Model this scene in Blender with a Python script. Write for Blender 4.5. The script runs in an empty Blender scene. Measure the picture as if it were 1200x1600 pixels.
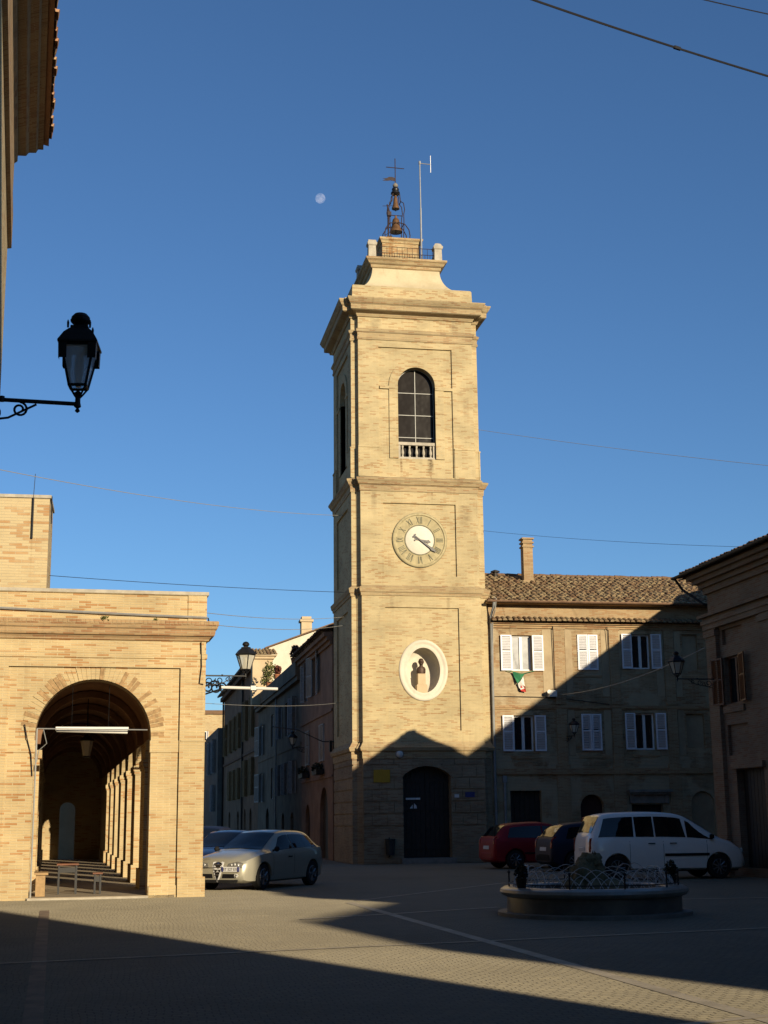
import bpy, bmesh, math, random
from mathutils import Vector, Matrix
from mathutils.geometry import tessellate_polygon
random.seed(7)
C = bpy.context.scene.collection
sc = bpy.context.scene
R = math.radians
PI = math.pi

# ------------------------------------------------------------------ camera
cam_d = bpy.data.cameras.new("camera")
cam = bpy.data.objects.new("camera", cam_d)
C.objects.link(cam)
cam_d.sensor_fit = 'VERTICAL'
cam_d.sensor_height = 24.0
cam_d.lens = 24.0 * 2200 / 1600
cam_d.clip_start = 0.1
cam_d.clip_end = 6000
_pi, _ya, _ro = R(12.31), R(10.6), R(-.65)
_f = Vector((math.sin(_ya) * math.cos(_pi), math.cos(_ya) * math.cos(_pi), math.sin(_pi)))
_r = Vector((math.cos(_ya), -math.sin(_ya), 0))
_u = _r.cross(_f)
_r2 = _r * math.cos(_ro) + _u * math.sin(_ro)
_u2 = -_r * math.sin(_ro) + _u * math.cos(_ro)
cam.matrix_world = Matrix(((_r2.x, _u2.x, -_f.x, 0), (_r2.y, _u2.y, -_f.y, 0), (_r2.z, _u2.z, -_f.z, 1.6), (0, 0, 0, 1)))
sc.camera = cam

# ------------------------------------------------------------------ sky + sun
SUN_EL, SUN_AZ = 14.2, 21.5           # elevation; degrees right of the -Y axis
sdir = Vector((math.sin(R(SUN_AZ)) * math.cos(R(SUN_EL)), -math.cos(R(SUN_AZ)) * math.cos(R(SUN_EL)), math.sin(R(SUN_EL))))
world = bpy.data.worlds.new("World")
sc.world = world
world.use_nodes = True
wn = world.node_tree
sky = wn.nodes.new('ShaderNodeTexSky')
sky.sky_type = 'NISHITA'
sky.sun_disc = False
sky.sun_elevation = R(SUN_EL)
sky.sun_rotation = math.atan2(sdir.x, sdir.y)
sky.altitude = 300
sky.air_density = 1.0
sky.dust_density = 0.0
sky.ozone_density = 5.6
bg = wn.nodes['Background']
bg.inputs['Strength'].default_value = 0.074
wn.links.new(sky.outputs[0], bg.inputs['Color'])
sun_d = bpy.data.lights.new("sun", 'SUN')
sun_d.energy = 5.0
sun_d.angle = R(0.5)
sun_d.color = (1.0, 0.84, 0.59)
sun = bpy.data.objects.new("sun", sun_d)
C.objects.link(sun)
sun.location = sdir * 80
sun.rotation_euler = (-sdir).to_track_quat('-Z', 'Y').to_euler()
sc.view_settings.view_transform = 'Standard'
sc.view_settings.look = 'None'
sc.view_settings.exposure = 0.68
sc.view_settings.gamma = 1.0
sc.cycles.max_bounces = 7
sc.cycles.diffuse_bounces = 4

# ------------------------------------------------------------------ mesh helpers
ROOTM = {}


def root_of(o):
    while o.parent:
        o = o.parent
    return o


def link_mesh(name, me, m, parent=None, smooth=None):
    o = bpy.data.objects.new(name, me)
    C.objects.link(o)
    for x in (m if isinstance(m, (list, tuple)) else [m]):
        me.materials.append(x)
    if parent is not None:
        o.parent = parent
        rt = root_of(o)
        if rt.name in ROOTM:
            me.transform(ROOTM[rt.name].inverted())
    if smooth is not None:
        me.shade_smooth()
        me.set_sharp_from_angle(angle=R(smooth))
    return o


class MB:
    """collects shapes; build() links them as one mesh object. T maps local to world."""

    def __init__(s, T=None):
        s.v, s.f, s.mi, s.T, s.cur = [], [], [], T, 0
        s.fcol = []
        s.col = None

    def add(s, verts, faces):
        n = len(s.v)
        s.v += [tuple(s.T(*p)) if s.T else tuple(p) for p in verts]
        for f in faces:
            s.f.append([i + n for i in f])
            s.mi.append(s.cur)
            s.fcol.append(s.col)
        return s

    def box(s, x0, x1, y0, y1, z0, z1):
        return s.add([(x0, y0, z0), (x1, y0, z0), (x1, y1, z0), (x0, y1, z0), (x0, y0, z1), (x1, y0, z1), (x1, y1, z1), (x0, y1, z1)],
                     [(3, 2, 1, 0), (4, 5, 6, 7), (0, 1, 5, 4), (1, 2, 6, 5), (2, 3, 7, 6), (3, 0, 4, 7)])

    def prism(s, pts, z0, z1):
        """plan polygon (x, y) extruded in z"""
        n = len(pts)
        s.add([(x, y, z0) for x, y in pts] + [(x, y, z1) for x, y in pts],
              [tuple(range(n))[::-1], tuple(range(n, 2 * n))] + [(i, (i + 1) % n, n + (i + 1) % n, n + i) for i in range(n)])
        return s

    def prism_y(s, pts, y0, y1):
        """elevation polygon (x, z) extruded in y"""
        n = len(pts)
        s.add([(x, y0, z) for x, z in pts] + [(x, y1, z) for x, z in pts],
              [tuple(range(n)), tuple(range(n, 2 * n))[::-1]] + [((i + 1) % n, i, n + i, n + (i + 1) % n) for i in range(n)])
        return s

    def rects(s, cx, cy, rows, caps=True):
        """stack of rectangles: rows of (z, hx, hy)"""
        vs, fs = [], []
        for z, hx, hy in rows:
            vs += [(cx - hx, cy - hy, z), (cx + hx, cy - hy, z), (cx + hx, cy + hy, z), (cx - hx, cy + hy, z)]
        for i in range(len(rows) - 1):
            for k in range(4):
                a = i * 4 + k
                b = i * 4 + (k + 1) % 4
                fs.append((a, b, b + 4, a + 4))
        if caps:
            fs.append((3, 2, 1, 0))
            n = 4 * (len(rows) - 1)
            fs.append((n, n + 1, n + 2, n + 3))
        return s.add(vs, fs)

    def lathe(s, prof, c, n=16, axis='z', caps=True):
        """prof: list of (r, h)"""
        vs, fs = [], []
        for r, h in prof:
            for k in range(n):
                a = 2 * PI * k / n
                p = (r * math.cos(a), r * math.sin(a), h)
                if axis == 'y':
                    p = (p[0], p[2], p[1])
                elif axis == 'x':
                    p = (p[2], p[0], p[1])
                vs.append((c[0] + p[0], c[1] + p[1], c[2] + p[2]))
        for i in range(len(prof) - 1):
            for k in range(n):
                fs.append((i * n + k, i * n + (k + 1) % n, (i + 1) * n + (k + 1) % n, (i + 1) * n + k))
        if caps:
            fs.append(tuple(range(n))[::-1])
            m = (len(prof) - 1) * n
            fs.append(tuple(range(m, m + n)))
        return s.add(vs, fs)

    def tube(s, pts, r, n=6, closed=False):
        P = [Vector(p) for p in pts]
        L = len(P)
        vs, fs = [], []
        prev = None
        for i, p in enumerate(P):
            if closed:
                t = P[(i + 1) % L] - P[i - 1]
            else:
                t = P[min(i + 1, L - 1)] - P[max(i - 1, 0)]
            t.normalize()
            if prev is None:
                up = Vector((0, 0, 1)) if abs(t.z) < .9 else Vector((1, 0, 0))
                a = t.cross(up).normalized()
            else:
                a = (prev - t * prev.dot(t)).normalized()
            prev = a
            b = t.cross(a)
            rr = r[i] if isinstance(r, (list, tuple)) else r
            for k in range(n):
                q = 2 * PI * k / n
                vs.append(p + a * math.cos(q) * rr + b * math.sin(q) * rr)
        for i in range(L if closed else L - 1):
            for k in range(n):
                j = (i + 1) % L
                fs.append((i * n + k, i * n + (k + 1) % n, j * n + (k + 1) % n, j * n + k))
        if not closed:
            fs.append(tuple(range(n))[::-1])
            fs.append(tuple(range((L - 1) * n, L * n)))
        return s.add(vs, fs)

    def plate(s, outer, holes, d, W, rim=True, reveal=True, back=False):
        """flat plate with holes; W(u, v, w) -> xyz, front at w=0, back at w=d"""
        loops = [outer] + list(holes)
        flat = [p for l in loops for p in l]
        tris = tessellate_polygon([[Vector((u, v, 0)) for u, v in l] for l in loops])
        s.add([W(u, v, 0) for u, v in flat], [tuple(t) for t in tris])
        if back:
            s.add([W(u, v, d) for u, v in flat], [tuple(t) for t in tris])
        for li, l in enumerate(loops):
            if (li == 0 and not rim) or (li > 0 and not reveal):
                continue
            n = len(l)
            s.add([W(u, v, 0) for u, v in l] + [W(u, v, d) for u, v in l], [(i, (i + 1) % n, n + (i + 1) % n, n + i) for i in range(n)])
        return s

    def build(s, name, m, parent=None, smooth=None):
        me = bpy.data.meshes.new(name)
        me.from_pydata(s.v, [], s.f)
        if any(s.mi):
            me.polygons.foreach_set('material_index', s.mi)
        if any(c is not None for c in s.fcol):
            at = me.color_attributes.new('tone', 'FLOAT_COLOR', 'CORNER')
            data = []
            for p in me.polygons:
                c = s.fcol[p.index]
                c = c if c is not None else (.5, .5, .5)
                for _ in p.loop_indices:
                    data += [c[0], c[1], c[2], 1]
            at.data.foreach_set('color', data)
        me.update()
        return link_mesh(name, me, m, parent, smooth)


def tag(o, label=None, cat=None, group=None, kind=None):
    if label: o['label'] = label
    if cat: o['category'] = cat
    if group: o['group'] = group
    if kind: o['kind'] = kind
    return o


def thing(name, label, cat, loc=(0, 0, 0), rz=0, group=None):
    o = bpy.data.objects.new(name, None)
    C.objects.link(o)
    o.empty_display_size = .2
    o.location = loc
    o.rotation_euler = (0, 0, rz)
    ROOTM[o.name] = Matrix.Translation(loc) @ Matrix.Rotation(rz, 4, 'Z')
    return tag(o, label, cat, group)


def single(o, label, cat, group=None):
    """a thing made of one mesh: put its origin at its base"""
    me = o.data
    xs = [v.co for v in me.vertices]
    z0 = min(p.z for p in xs)
    c = Vector((sum(p.x for p in xs) / len(xs), sum(p.y for p in xs) / len(xs), z0))
    me.transform(Matrix.Translation(-c))
    o.location = c
    return tag(o, label, cat, group)


def arch(cx, hw, z0, zs, rise=None, n=14):
    """arched opening loop (u, v), counter-clockwise from bottom left"""
    rise = hw if rise is None else rise
    pts = [(cx - hw, z0), (cx + hw, z0)]
    if rise >= hw - 1e-6:
        for k in range(n + 1):
            a = PI * k / n
            pts.append((cx + hw * math.cos(a), zs + rise * math.sin(a)))
    else:
        rad = (hw * hw + rise * rise) / (2 * rise)
        t = math.asin(hw / rad)
        for k in range(n + 1):
            a = t - 2 * t * k / n
            pts.append((cx + rad * math.sin(a), zs + rise - rad + rad * math.cos(a)))
    return pts


def rect(u0, u1, v0, v1):
    return [(u0, v0), (u1, v0), (u1, v1), (u0, v1)]


def ell(cx, cz, a, b, n=40):
    return [(cx + a * math.cos(2 * PI * k / n), cz + b * math.sin(2 * PI * k / n)) for k in range(n)]


# ------------------------------------------------------------------ materials
class NT:
    def __init__(s, name):
        s.m = bpy.data.materials.new(name)
        s.m.use_nodes = True
        s.t = s.m.node_tree
        s.b = s.t.nodes['Principled BSDF']

    def n(s, typ, props=None, **ins):
        nd = s.t.nodes.new(typ)
        for k, v in (props or {}).items():
            setattr(nd, k, v)
        for k, v in ins.items():
            s.set(nd, k.replace('_', ' '), v)
        return nd

    def set(s, nd, key, v):
        inp = nd.inputs[int(key[1:])] if key[0] == 'i' and key[1:].isdigit() else nd.inputs[key]
        if hasattr(v, 'is_output') or isinstance(v, bpy.types.NodeSocket):
            s.t.links.new(v, inp)
        else:
            inp.default_value = v

    def math(s, op, a, b=None, c=None, clamp=False):
        nd = s.n('ShaderNodeMath', {'operation': op, 'use_clamp': clamp}, i0=a)
        if b is not None: s.set(nd, 'i1', b)
        if c is not None: s.set(nd, 'i2', c)
        return nd.outputs[0]

    def mix(s, fac, a, b, mode='MIX'):
        nd = s.n('ShaderNodeMixRGB', {'blend_type': mode})
        s.set(nd, 'i0', fac); s.set(nd, 'i1', a); s.set(nd, 'i2', b)
        return nd.outputs[0]

    def ramp(s, fac, stops):
        nd = s.n('ShaderNodeValToRGB')
        s.set(nd, 'i0', fac)
        e = nd.color_ramp.elements
        while len(e) < len(stops): e.new(.5)
        for i, (p, c) in enumerate(stops):
            e[i].position = p
            e[i].color = (c, c, c, 1) if isinstance(c, (int, float)) else (*c, 1)
        return nd.outputs[0]

    def noise(s, vec, scale, detail=4, rough=.55):
        nd = s.n('ShaderNodeTexNoise', None, Vector=vec, Scale=scale, Detail=detail, Roughness=rough)
        return nd.outputs[0]

    def scaled(s, vec, x, y, z, loc=(0, 0, 0)):
        nd = s.n('ShaderNodeMapping', None, Vector=vec, Scale=(x, y, z), Location=loc)
        return nd.outputs[0]

    def smooth(s, v, a, b):
        nd = s.n('ShaderNodeMapRange', {'interpolation_type': 'SMOOTHSTEP'}, i0=v, i1=a, i2=b)
        return nd.outputs[0]

    def bump(s, h, dist, strength=1.0):
        nd = s.n('ShaderNodeBump', None, Height=h, Distance=dist, Strength=strength)
        s.t.links.new(nd.outputs[0], s.b.inputs['Normal'])


ALB = .74            # overall reflectance, balanced against the exposure


def rgb(c):
    return (*[min(.9, x * ALB) for x in c], 1)


def wallcoords(t):
    g = t.n('ShaderNodeNewGeometry')
    p = t.n('ShaderNodeSeparateXYZ', None, i0=g.outputs['Position'])
    nn = t.n('ShaderNodeSeparateXYZ', None, i0=g.outputs['True Normal'])
    fx = t.math('GREATER_THAN', t.math('ABSOLUTE', nn.outputs[0]), .75)
    fz = t.math('GREATER_THAN', t.math('ABSOLUTE', nn.outputs[2]), .75)
    dx = t.math('SUBTRACT', p.outputs[1], p.outputs[0])
    u = t.math('MULTIPLY_ADD', fx, dx, p.outputs[0])
    dv = t.math('SUBTRACT', p.outputs[1], p.outputs[2])
    v = t.math('MULTIPLY_ADD', fz, dv, p.outputs[2])
    uv = t.n('ShaderNodeCombineXYZ', None, i0=u, i1=v)
    return g.outputs['Position'], p.outputs, uv.outputs[0]


def m_brick(name, base, alt, dark, mortar, bw=.26, bh=.055, msize=.007, altamt=.5, darkamt=.35, rough=.9, bump=.006, plaster=None, stains=None, mottle=.5, streaks=.25, irr=.02):
    t = NT(name)
    pos, p, uv0 = wallcoords(t)
    wob = t.n('ShaderNodeTexNoise', None, Vector=pos, Scale=1.7, Detail=2.0)
    uv = t.n('ShaderNodeVectorMath', {'operation': 'MULTIPLY_ADD'}, i0=wob.outputs['Color'], i1=(irr, irr, 0), i2=uv0).outputs[0]
    br = t.n('ShaderNodeTexBrick', {'offset': .5}, Vector=uv, Color1=(0, 0, 0, 1), Color2=(1, 1, 1, 1), Mortar=(.5, .5, .5, 1), Scale=1.0,
             Mortar_Size=msize, Mortar_Smooth=.25, Bias=0.0, Brick_Width=bw, Row_Height=bh)
    rnd = t.n('ShaderNodeSeparateColor', None, i0=br.outputs['Color']).outputs[0]
    st = t.noise(t.scaled(uv, 2.2, 9.0, 1), 1.0, 5, .7)
    patch = t.noise(pos, .55, 5, .65)
    a = t.math('MULTIPLY', t.smooth(rnd, 1 - altamt, 1.12 - altamt), t.smooth(patch, .22, .62))
    col = t.mix(a, rgb(base), rgb(alt))
    ln = t.noise(t.scaled(uv, 1.3, 19.0, 1), 1.0, 6, .8)
    col = t.mix(t.math('MULTIPLY', t.smooth(ln, .48, .72), altamt), col, rgb(alt))
    l2 = t.noise(t.scaled(uv, 1.1, 19.0, 1, (7.3, 2.1, 0)), 1.0, 4, .8)
    col = t.mix(t.math('MULTIPLY', t.math('MULTIPLY', t.smooth(l2, .56, .68), t.smooth(t.noise(t.scaled(pos, 1, 1, 1, (3, 9, 4)), .9, 3), .42, .6)), darkamt), col, rgb(dark))
    d = t.math('MULTIPLY', t.smooth(st, .55, .78), darkamt)
    col = t.mix(d, col, rgb(dark))
    col = t.mix(t.math('MULTIPLY', br.outputs['Fac'], .85), col, rgb(mortar))
    # broad patches of newer and older brick
    pv = t.ramp(t.noise(t.scaled(pos, 1, 1, 1.6), .8, 6, .65), [(.3, 1 - mottle * .45), (.7, 1 + mottle * .3)])
    col = t.mix(1.0, col, pv, 'MULTIPLY')
    if streaks:
        sv = t.noise(t.scaled(uv0, 5.0, .35, 1), 1.0, 4, .7)
        col = t.mix(t.math('MULTIPLY', t.smooth(sv, .55, .85), streaks), col, rgb(tuple(c * .35 for c in dark)))
    if plaster:
        pc, thr, sc_ = plaster
        pm = t.noise(pos, sc_, 6, .6)
        pl = t.mix(t.noise(pos, 3.5, 5, .7), rgb(tuple(c * .78 for c in pc)), rgb(tuple(min(1, c * 1.12) for c in pc)))
        col = t.mix(t.smooth(pm, thr, thr + .06), col, pl)
    for (x0, hw, z1, z0, c, amt) in (stains or []):
        ax = t.math('ABSOLUTE', t.math('SUBTRACT', p[0], x0))
        wv = t.noise(t.scaled(pos, 9, 1, 1.2), 1.0, 3)
        mx = t.smooth(t.math('ADD', ax, t.math('MULTIPLY', wv, hw * .8)), hw * 1.35, hw * .6)
        mz = t.math('MULTIPLY', t.smooth(p[2], z0, z0 + (z1 - z0) * .7), t.math('LESS_THAN', p[2], z1))
        col = t.mix(t.math('MULTIPLY', t.math('MULTIPLY', t.math('MULTIPLY', mx, mz), t.math('ADD', t.smooth(st, .38, .62), .25, clamp=True)), amt), col, rgb(c))
    t.set(t.b, 'Base Color', col)
    t.set(t.b, 'Roughness', rough)
    t.set(t.b, 'Specular IOR Level', .2)
    hgt = t.math('ADD', t.math('MULTIPLY', br.outputs['Fac'], -1.0), t.math('MULTIPLY', st, .9))
    t.bump(hgt, bump)
    return t.m


def m_plain(name, c, rough=.7, var=.25, scale=6, metal=0, bump=0, spec=.3, c2=None, coat=0):
    t = NT(name)
    g = t.n('ShaderNodeNewGeometry').outputs['Position']
    nz = t.noise(g, scale, 5, .65)
    c2 = c2 or tuple(x * (1 - var) for x in c)
    t.set(t.b, 'Base Color', t.mix(t.smooth(nz, .3, .72), rgb(c2), rgb(c)))
    t.set(t.b, 'Roughness', rough)
    t.set(t.b, 'Metallic', metal)
    t.set(t.b, 'Specular IOR Level', spec)
    if coat:
        t.set(t.b, 'Coat Weight', coat)
        t.set(t.b, 'Coat Roughness', .04)
    if bump:
        t.bump(t.noise(g, scale * 3, 4), bump)
    return t.m


def m_plaster(name, c, c2, brick=None):
    t = NT(name)
    g = t.n('ShaderNodeNewGeometry').outputs['Position']
    nz = t.noise(g, .9, 7, .68)
    col = t.mix(t.smooth(nz, .32, .68), rgb(c2), rgb(c))
    sv = t.noise(t.scaled(g, 4, 4, .4), 1.0, 5, .7)
    col = t.mix(t.math('MULTIPLY', t.smooth(sv, .55, .8), .4), col, rgb(tuple(x * .4 for x in c2)))
    t.set(t.b, 'Base Color', col)
    t.set(t.b, 'Roughness', .93)
    t.set(t.b, 'Specular IOR Level', .15)
    t.bump(t.noise(g, 9, 6), .01)
    return t.m


def m_tile(name, c, c2, c3):
    t = NT(name)
    at = t.n('ShaderNodeVertexColor', {'layer_name': 'tone'})
    s_ = t.n('ShaderNodeSeparateColor', None, i0=at.outputs[0])
    g = t.n('ShaderNodeNewGeometry').outputs['Position']
    nz = t.noise(g, 7, 5, .7)
    col = t.mix(s_.outputs[0], rgb(c), rgb(c2))
    col = t.mix(t.math('MULTIPLY', t.smooth(nz, .45, .75), .7), col, rgb(c3))
    t.set(t.b, 'Base Color', col)
    t.set(t.b, 'Roughness', .92)
    t.set(t.b, 'Specular IOR Level', .15)
    t.bump(nz, .01)
    return t.m


def m_glass(name, c=(.012, .016, .02), rough=.06, spec=.6):
    t = NT(name)
    t.set(t.b, 'Base Color', rgb(c))
    t.set(t.b, 'Roughness', rough)
    t.set(t.b, 'Specular IOR Level', spec)
    g = t.n('ShaderNodeNewGeometry').outputs['Position']
    t.bump(t.noise(g, 1.5, 2), .012)
    return t.m


def m_clear(name, tint=(.8, .85, .85), keep=.65, base=(.75, .72, .62, 1)):
    """thin clear glass: partly see-through"""
    t = NT(name)
    tr = t.n('ShaderNodeBsdfTransparent', None, Color=rgb(tint))
    mx = t.n('ShaderNodeMixShader', None, i0=keep, i1=t.b.outputs[0], i2=tr.outputs[0])
    t.t.links.new(mx.outputs[0], t.t.nodes['Material Output'].inputs[0])
    t.set(t.b, 'Base Color', base)
    t.set(t.b, 'Roughness', .25)
    return t.m


MT = {}
TW = ((.54, .435, .245), (.42, .27, .13), (.20, .14, .075), (.60, .52, .33))
rust_st = [(10.47, .07, 15.36, 14.5, (.16, .07, .02), .75), (11.62, .17, 15.36, 14.55, (.07, .035, .015), .9), (11.64, .04, 14.7, 13.4, (.12, .06, .03), .6), (11.15, .25, 11.02, 10.4, (.25, .13, .05), .45),
           (12.95, .35, 13.5, 12.1, (.17, .11, .06), .45), (9.35, .14, 13.95, 12.9, (.2, .14, .08), .4), (12.2, .1, 9.85, 8.9, (.2, .14, .08), .4), (10.0, .1, 9.85, 9.0, (.2, .15, .09), .35),
           (9.5, .3, 21.1, 20.1, (.2, .15, .09), .4), (12.7, .25, 21.1, 19.9, (.18, .13, .08), .45), (11.4, .5, 21.1, 20.6, (.2, .15, .1), .35), (13.1, .2, 17.9, 16.6, (.2, .13, .07), .35), (11.2, .12, 6.05, 5.1, (.3, .2, .1), .35)]
MT['tower'] = m_brick('tower_brick', *TW, altamt=.27, darkamt=.8, stains=rust_st, mottle=.5, streaks=.3)
MT['trim'] = m_brick('tower_trim_brick', (.46, .35, .19), (.36, .22, .11), (.12, .09, .06), (.5, .42, .28), altamt=.4, darkamt=.75, mottle=.5, streaks=.45)
MT['rustic'] = m_brick('rusticated_brick', (.36, .28, .18), (.30, .20, .12), (.15, .11, .075), (.36, .31, .22), altamt=.5, darkamt=.5)
MT['porch'] = m_brick('porch_brick', (.56, .43, .235), (.43, .225, .09), (.25, .125, .055), (.64, .54, .34), bw=.28, bh=.056, msize=.008, altamt=.30, darkamt=.75, mottle=.45, streaks=.25, bump=.008)
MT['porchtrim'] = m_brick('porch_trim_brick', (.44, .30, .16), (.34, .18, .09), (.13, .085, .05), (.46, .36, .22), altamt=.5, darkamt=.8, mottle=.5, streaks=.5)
MT['row'] = m_brick('row_house_brick', (.42, .31, .18), (.34, .20, .10), (.11, .075, .045), (.48, .39, .25), altamt=.5, darkamt=.95, bw=.3, plaster=((.50, .40, .255), .50, .6), mottle=.75, bump=.014)
MT['rowpil'] = m_brick('row_pilaster_brick', (.40, .29, .165), (.34, .20, .10), (.16, .105, .06), (.48, .39, .25), altamt=.5, darkamt=.6)
MT['rowplaster'] = m_plaster('row_plaster', (.46, .37, .235), (.34, .26, .165))
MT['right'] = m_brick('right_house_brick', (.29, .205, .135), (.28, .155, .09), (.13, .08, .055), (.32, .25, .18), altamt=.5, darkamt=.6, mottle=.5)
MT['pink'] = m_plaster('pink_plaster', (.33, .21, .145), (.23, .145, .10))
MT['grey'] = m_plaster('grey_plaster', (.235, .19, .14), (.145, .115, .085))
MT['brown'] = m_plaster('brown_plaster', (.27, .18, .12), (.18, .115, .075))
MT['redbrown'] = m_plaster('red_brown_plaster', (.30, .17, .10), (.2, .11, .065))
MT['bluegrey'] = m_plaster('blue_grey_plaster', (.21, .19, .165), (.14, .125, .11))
MT['cream'] = m_plaster('cream_plaster', (.62, .49, .32), (.52, .40, .25))
MT['white'] = m_plaster('white_plaster', (.74, .68, .56), (.62, .56, .45))
MT['flare'] = m_plaster('pale_render', (.62, .53, .36), (.50, .42, .27))
MT['stone'] = m_plain('pale_stone', (.52, .47, .38), .85, .3, 4, bump=.004)
MT['greystone'] = m_plain('grey_stone', (.30, .275, .235), .6, .35, 4, bump=.004)
MT['wetstone'] = m_plain('worn_rim_stone', (.20, .18, .155), .32, .4, 3, bump=.003, spec=.5)
MT['rock'] = m_plain('mossy_rock', (.30, .235, .13), .95, .6, 5, bump=.05, c2=(.13, .115, .055))
MT['tile'] = m_tile('roof_tile', (.20, .12, .07), (.36, .28, .165), (.085, .075, .045))
MT['tiledark'] = m_tile('old_roof_tile', (.20, .115, .075), (.13, .10, .075), (.06, .05, .04))
MT['eavetile'] = m_tile('eave_tile', (.40, .19, .11), (.48, .33, .19), (.20, .12, .08))
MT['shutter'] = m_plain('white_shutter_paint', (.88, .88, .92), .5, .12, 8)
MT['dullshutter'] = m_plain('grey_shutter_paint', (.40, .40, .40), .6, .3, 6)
MT['frame'] = m_plain('white_window_paint', (.95, .93, .9), .45, .1, 8)
MT['brownwood'] = m_plain('brown_wood', (.20, .07, .028), .55, .4, 9)
MT['darkwood'] = m_plain('dark_door_wood', (.035, .027, .022), .6, .45, 7, bump=.004)
MT['greywood'] = m_plain('grey_weathered_wood', (.09, .075, .06), .7, .4, 7)
MT['benchwood'] = m_plain('bench_wood', (.42, .27, .12), .6, .3, 9)
MT['iron'] = m_plain('black_iron', (.012, .012, .014), .5, .3, 12, spec=.35)
MT['rustiron'] = m_plain('rusty_iron', (.05, .026, .024), .7, .5, 9, c2=(.022, .016, .02))
MT['bronze'] = m_plain('bell_bronze', (.20, .105, .05), .6, .45, 6, metal=.35)
MT['bust'] = m_plain('bust_bronze', (.095, .055, .036), .55, .4, 10, metal=.3)
MT['sashmetal'] = m_plain('grey_sash_bar', (.42, .42, .39), .5, .2, 6)
MT['darkglass'] = m_glass('dark_belfry_glass', (.020, .016, .012), .12, .12)  # opaque dark brown stands for the unlit belfry behind the panes
MT['curtain'] = m_plain('white_curtain_behind_glass', (.40, .41, .42), .15, .3, 3, spec=.6)
MT['voussoir'] = m_plain('voussoir_brick', (.46, .30, .15), .9, .45, 9)
MT['hoop'] = m_plain('fence_wire', (.75, .74, .72), .45, .3, 8, metal=.1)
MT['galv'] = m_plain('galvanised_metal', (.55, .55, .53), .4, .2, 6, metal=.6)
MT['greypipe'] = m_plain('grey_painted_pipe', (.30, .31, .31), .5, .25, 5)
MT['copper'] = m_plain('copper_gutter', (.30, .185, .12), .5, .35, 5, metal=.35)
MT['wire'] = m_plain('black_cable', (.018, .018, .022), .6, .2, 3)
MT['greycable'] = m_plain('grey_cable', (.36, .35, .32), .6, .2, 3)
MT['glass'] = m_glass('window_glass')
MT['carglass'] = m_glass('car_glass', (.008, .010, .013), .03, .4)
MT['dark'] = m_plain('dark_interior', (.012, .010, .009), .9, .4, 3)
MT['lampglass'] = m_clear('lamp_glass', (.93, .9, .8), .55)
MT['clearglass'] = m_clear('clear_lamp_glass', (.85, .9, .95), .35, (1, 1, 1, 1))
MT['bulb'] = m_plain('white_bulb', (.75, .74, .70), .35, .1, 5)
MT['whiteplastic'] = m_plain('white_plastic', (.80, .78, .72), .4, .08, 5)
MT['yellow'] = m_plain('yellow_sign', (.52, .30, .015), .5, .15, 9)
MT['blue'] = m_plain('blue_plate', (.055, .06, .22), .4, .2, 9)
MT['dialstone'] = m_plain('dial_stone', (.51, .435, .25), .85, .3, 5, bump=.003)
MT['dialwhite'] = m_plain('dial_white', (.76, .70, .58), .7, .1, 6)
MT['numeral'] = m_plain('faded_numeral', (.25, .24, .16), .8, .45, 14)
MT['black'] = m_plain('black_paint', (.012, .012, .015), .4, .3, 5)
MT['rubber'] = m_plain('tyre_rubber', (.02, .02, .02), .85, .3, 8)
MT['alloy'] = m_plain('wheel_alloy', (.32, .32, .33), .35, .2, 8, metal=.7)
MT['trimplastic'] = m_plain('black_bumper', (.02, .02, .021), .75, .3, 8, spec=.1)
MT['silver'] = m_plain('champagne_silver_paint', (.50, .475, .375), .32, .06, 2, metal=.4, coat=.6)
MT['vanwhite'] = m_plain('white_car_paint', (1.18, 1.14, 1.08), .35, .06, 2, coat=.6)
MT['red'] = m_plain('red_car_paint', (.34, .012, .022), .5, .1, 2, spec=.2)
MT['navy'] = m_plain('navy_car_paint', (.014, .02, .05), .5, .2, 2, spec=.2)
MT['bluecar'] = m_plain('blue_car_paint', (.02, .032, .085), .3, .1, 2, coat=.4)
MT['taillight'] = m_plain('tail_light_red', (.32, .02, .015), .2, .3, 9)
MT['lampdark'] = m_plain('headlight_housing', (.22, .21, .19), .15, .4, 30, spec=.6)
MT['headlight'] = m_plain('headlight_lens', (.85, .84, .80), .12, .45, 26, metal=.2, spec=.6)
MT['chrome'] = m_plain('chrome', (.72, .70, .66), .18, .1, 5, metal=.9)
MT['plate'] = m_plain('number_plate', (.78, .78, .78), .4, .05, 9)
MT['flaggreen'] = m_plain('flag_green', (.03, .20, .09), .8, .15, 9)
MT['flagwhite'] = m_plain('flag_white', (.75, .73, .68), .8, .08, 9)
MT['flagred'] = m_plain('flag_red', (.50, .04, .03), .8, .1, 9)
MT['terracotta'] = m_plain('terracotta', (.42, .17, .08), .85, .25, 9)
MT['leaf'] = m_plain('leaf_green', (.075, .105, .03), .7, .6, 4, c2=(.13, .12, .03))
MT['leafdark'] = m_plain('leaf_dark', (.02, .03, .014), .7, .5, 4)
MT['redflower'] = m_plain('red_flower', (.16, .05, .03), .8, .4, 20)
MT['darkpaving'] = m_plain('worn_stone_floor', (.44, .36, .25), .8, .25, 1.5, bump=.003)
MT['stripshade'] = m_plain('shaded_strip', (.36, .265, .185), .85, .35, 3, bump=.003)  # brownish strip colour, darkened for the shade its line lies in
MT['rimstone'] = m_plain('smooth_rim_stone', (.36, .335, .29), .28, .35, 3, spec=.6)
MT['stripstone'] = m_plain('travertine_strip', (.62, .53, .39), .8, .3, 2.5, bump=.003)


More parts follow.
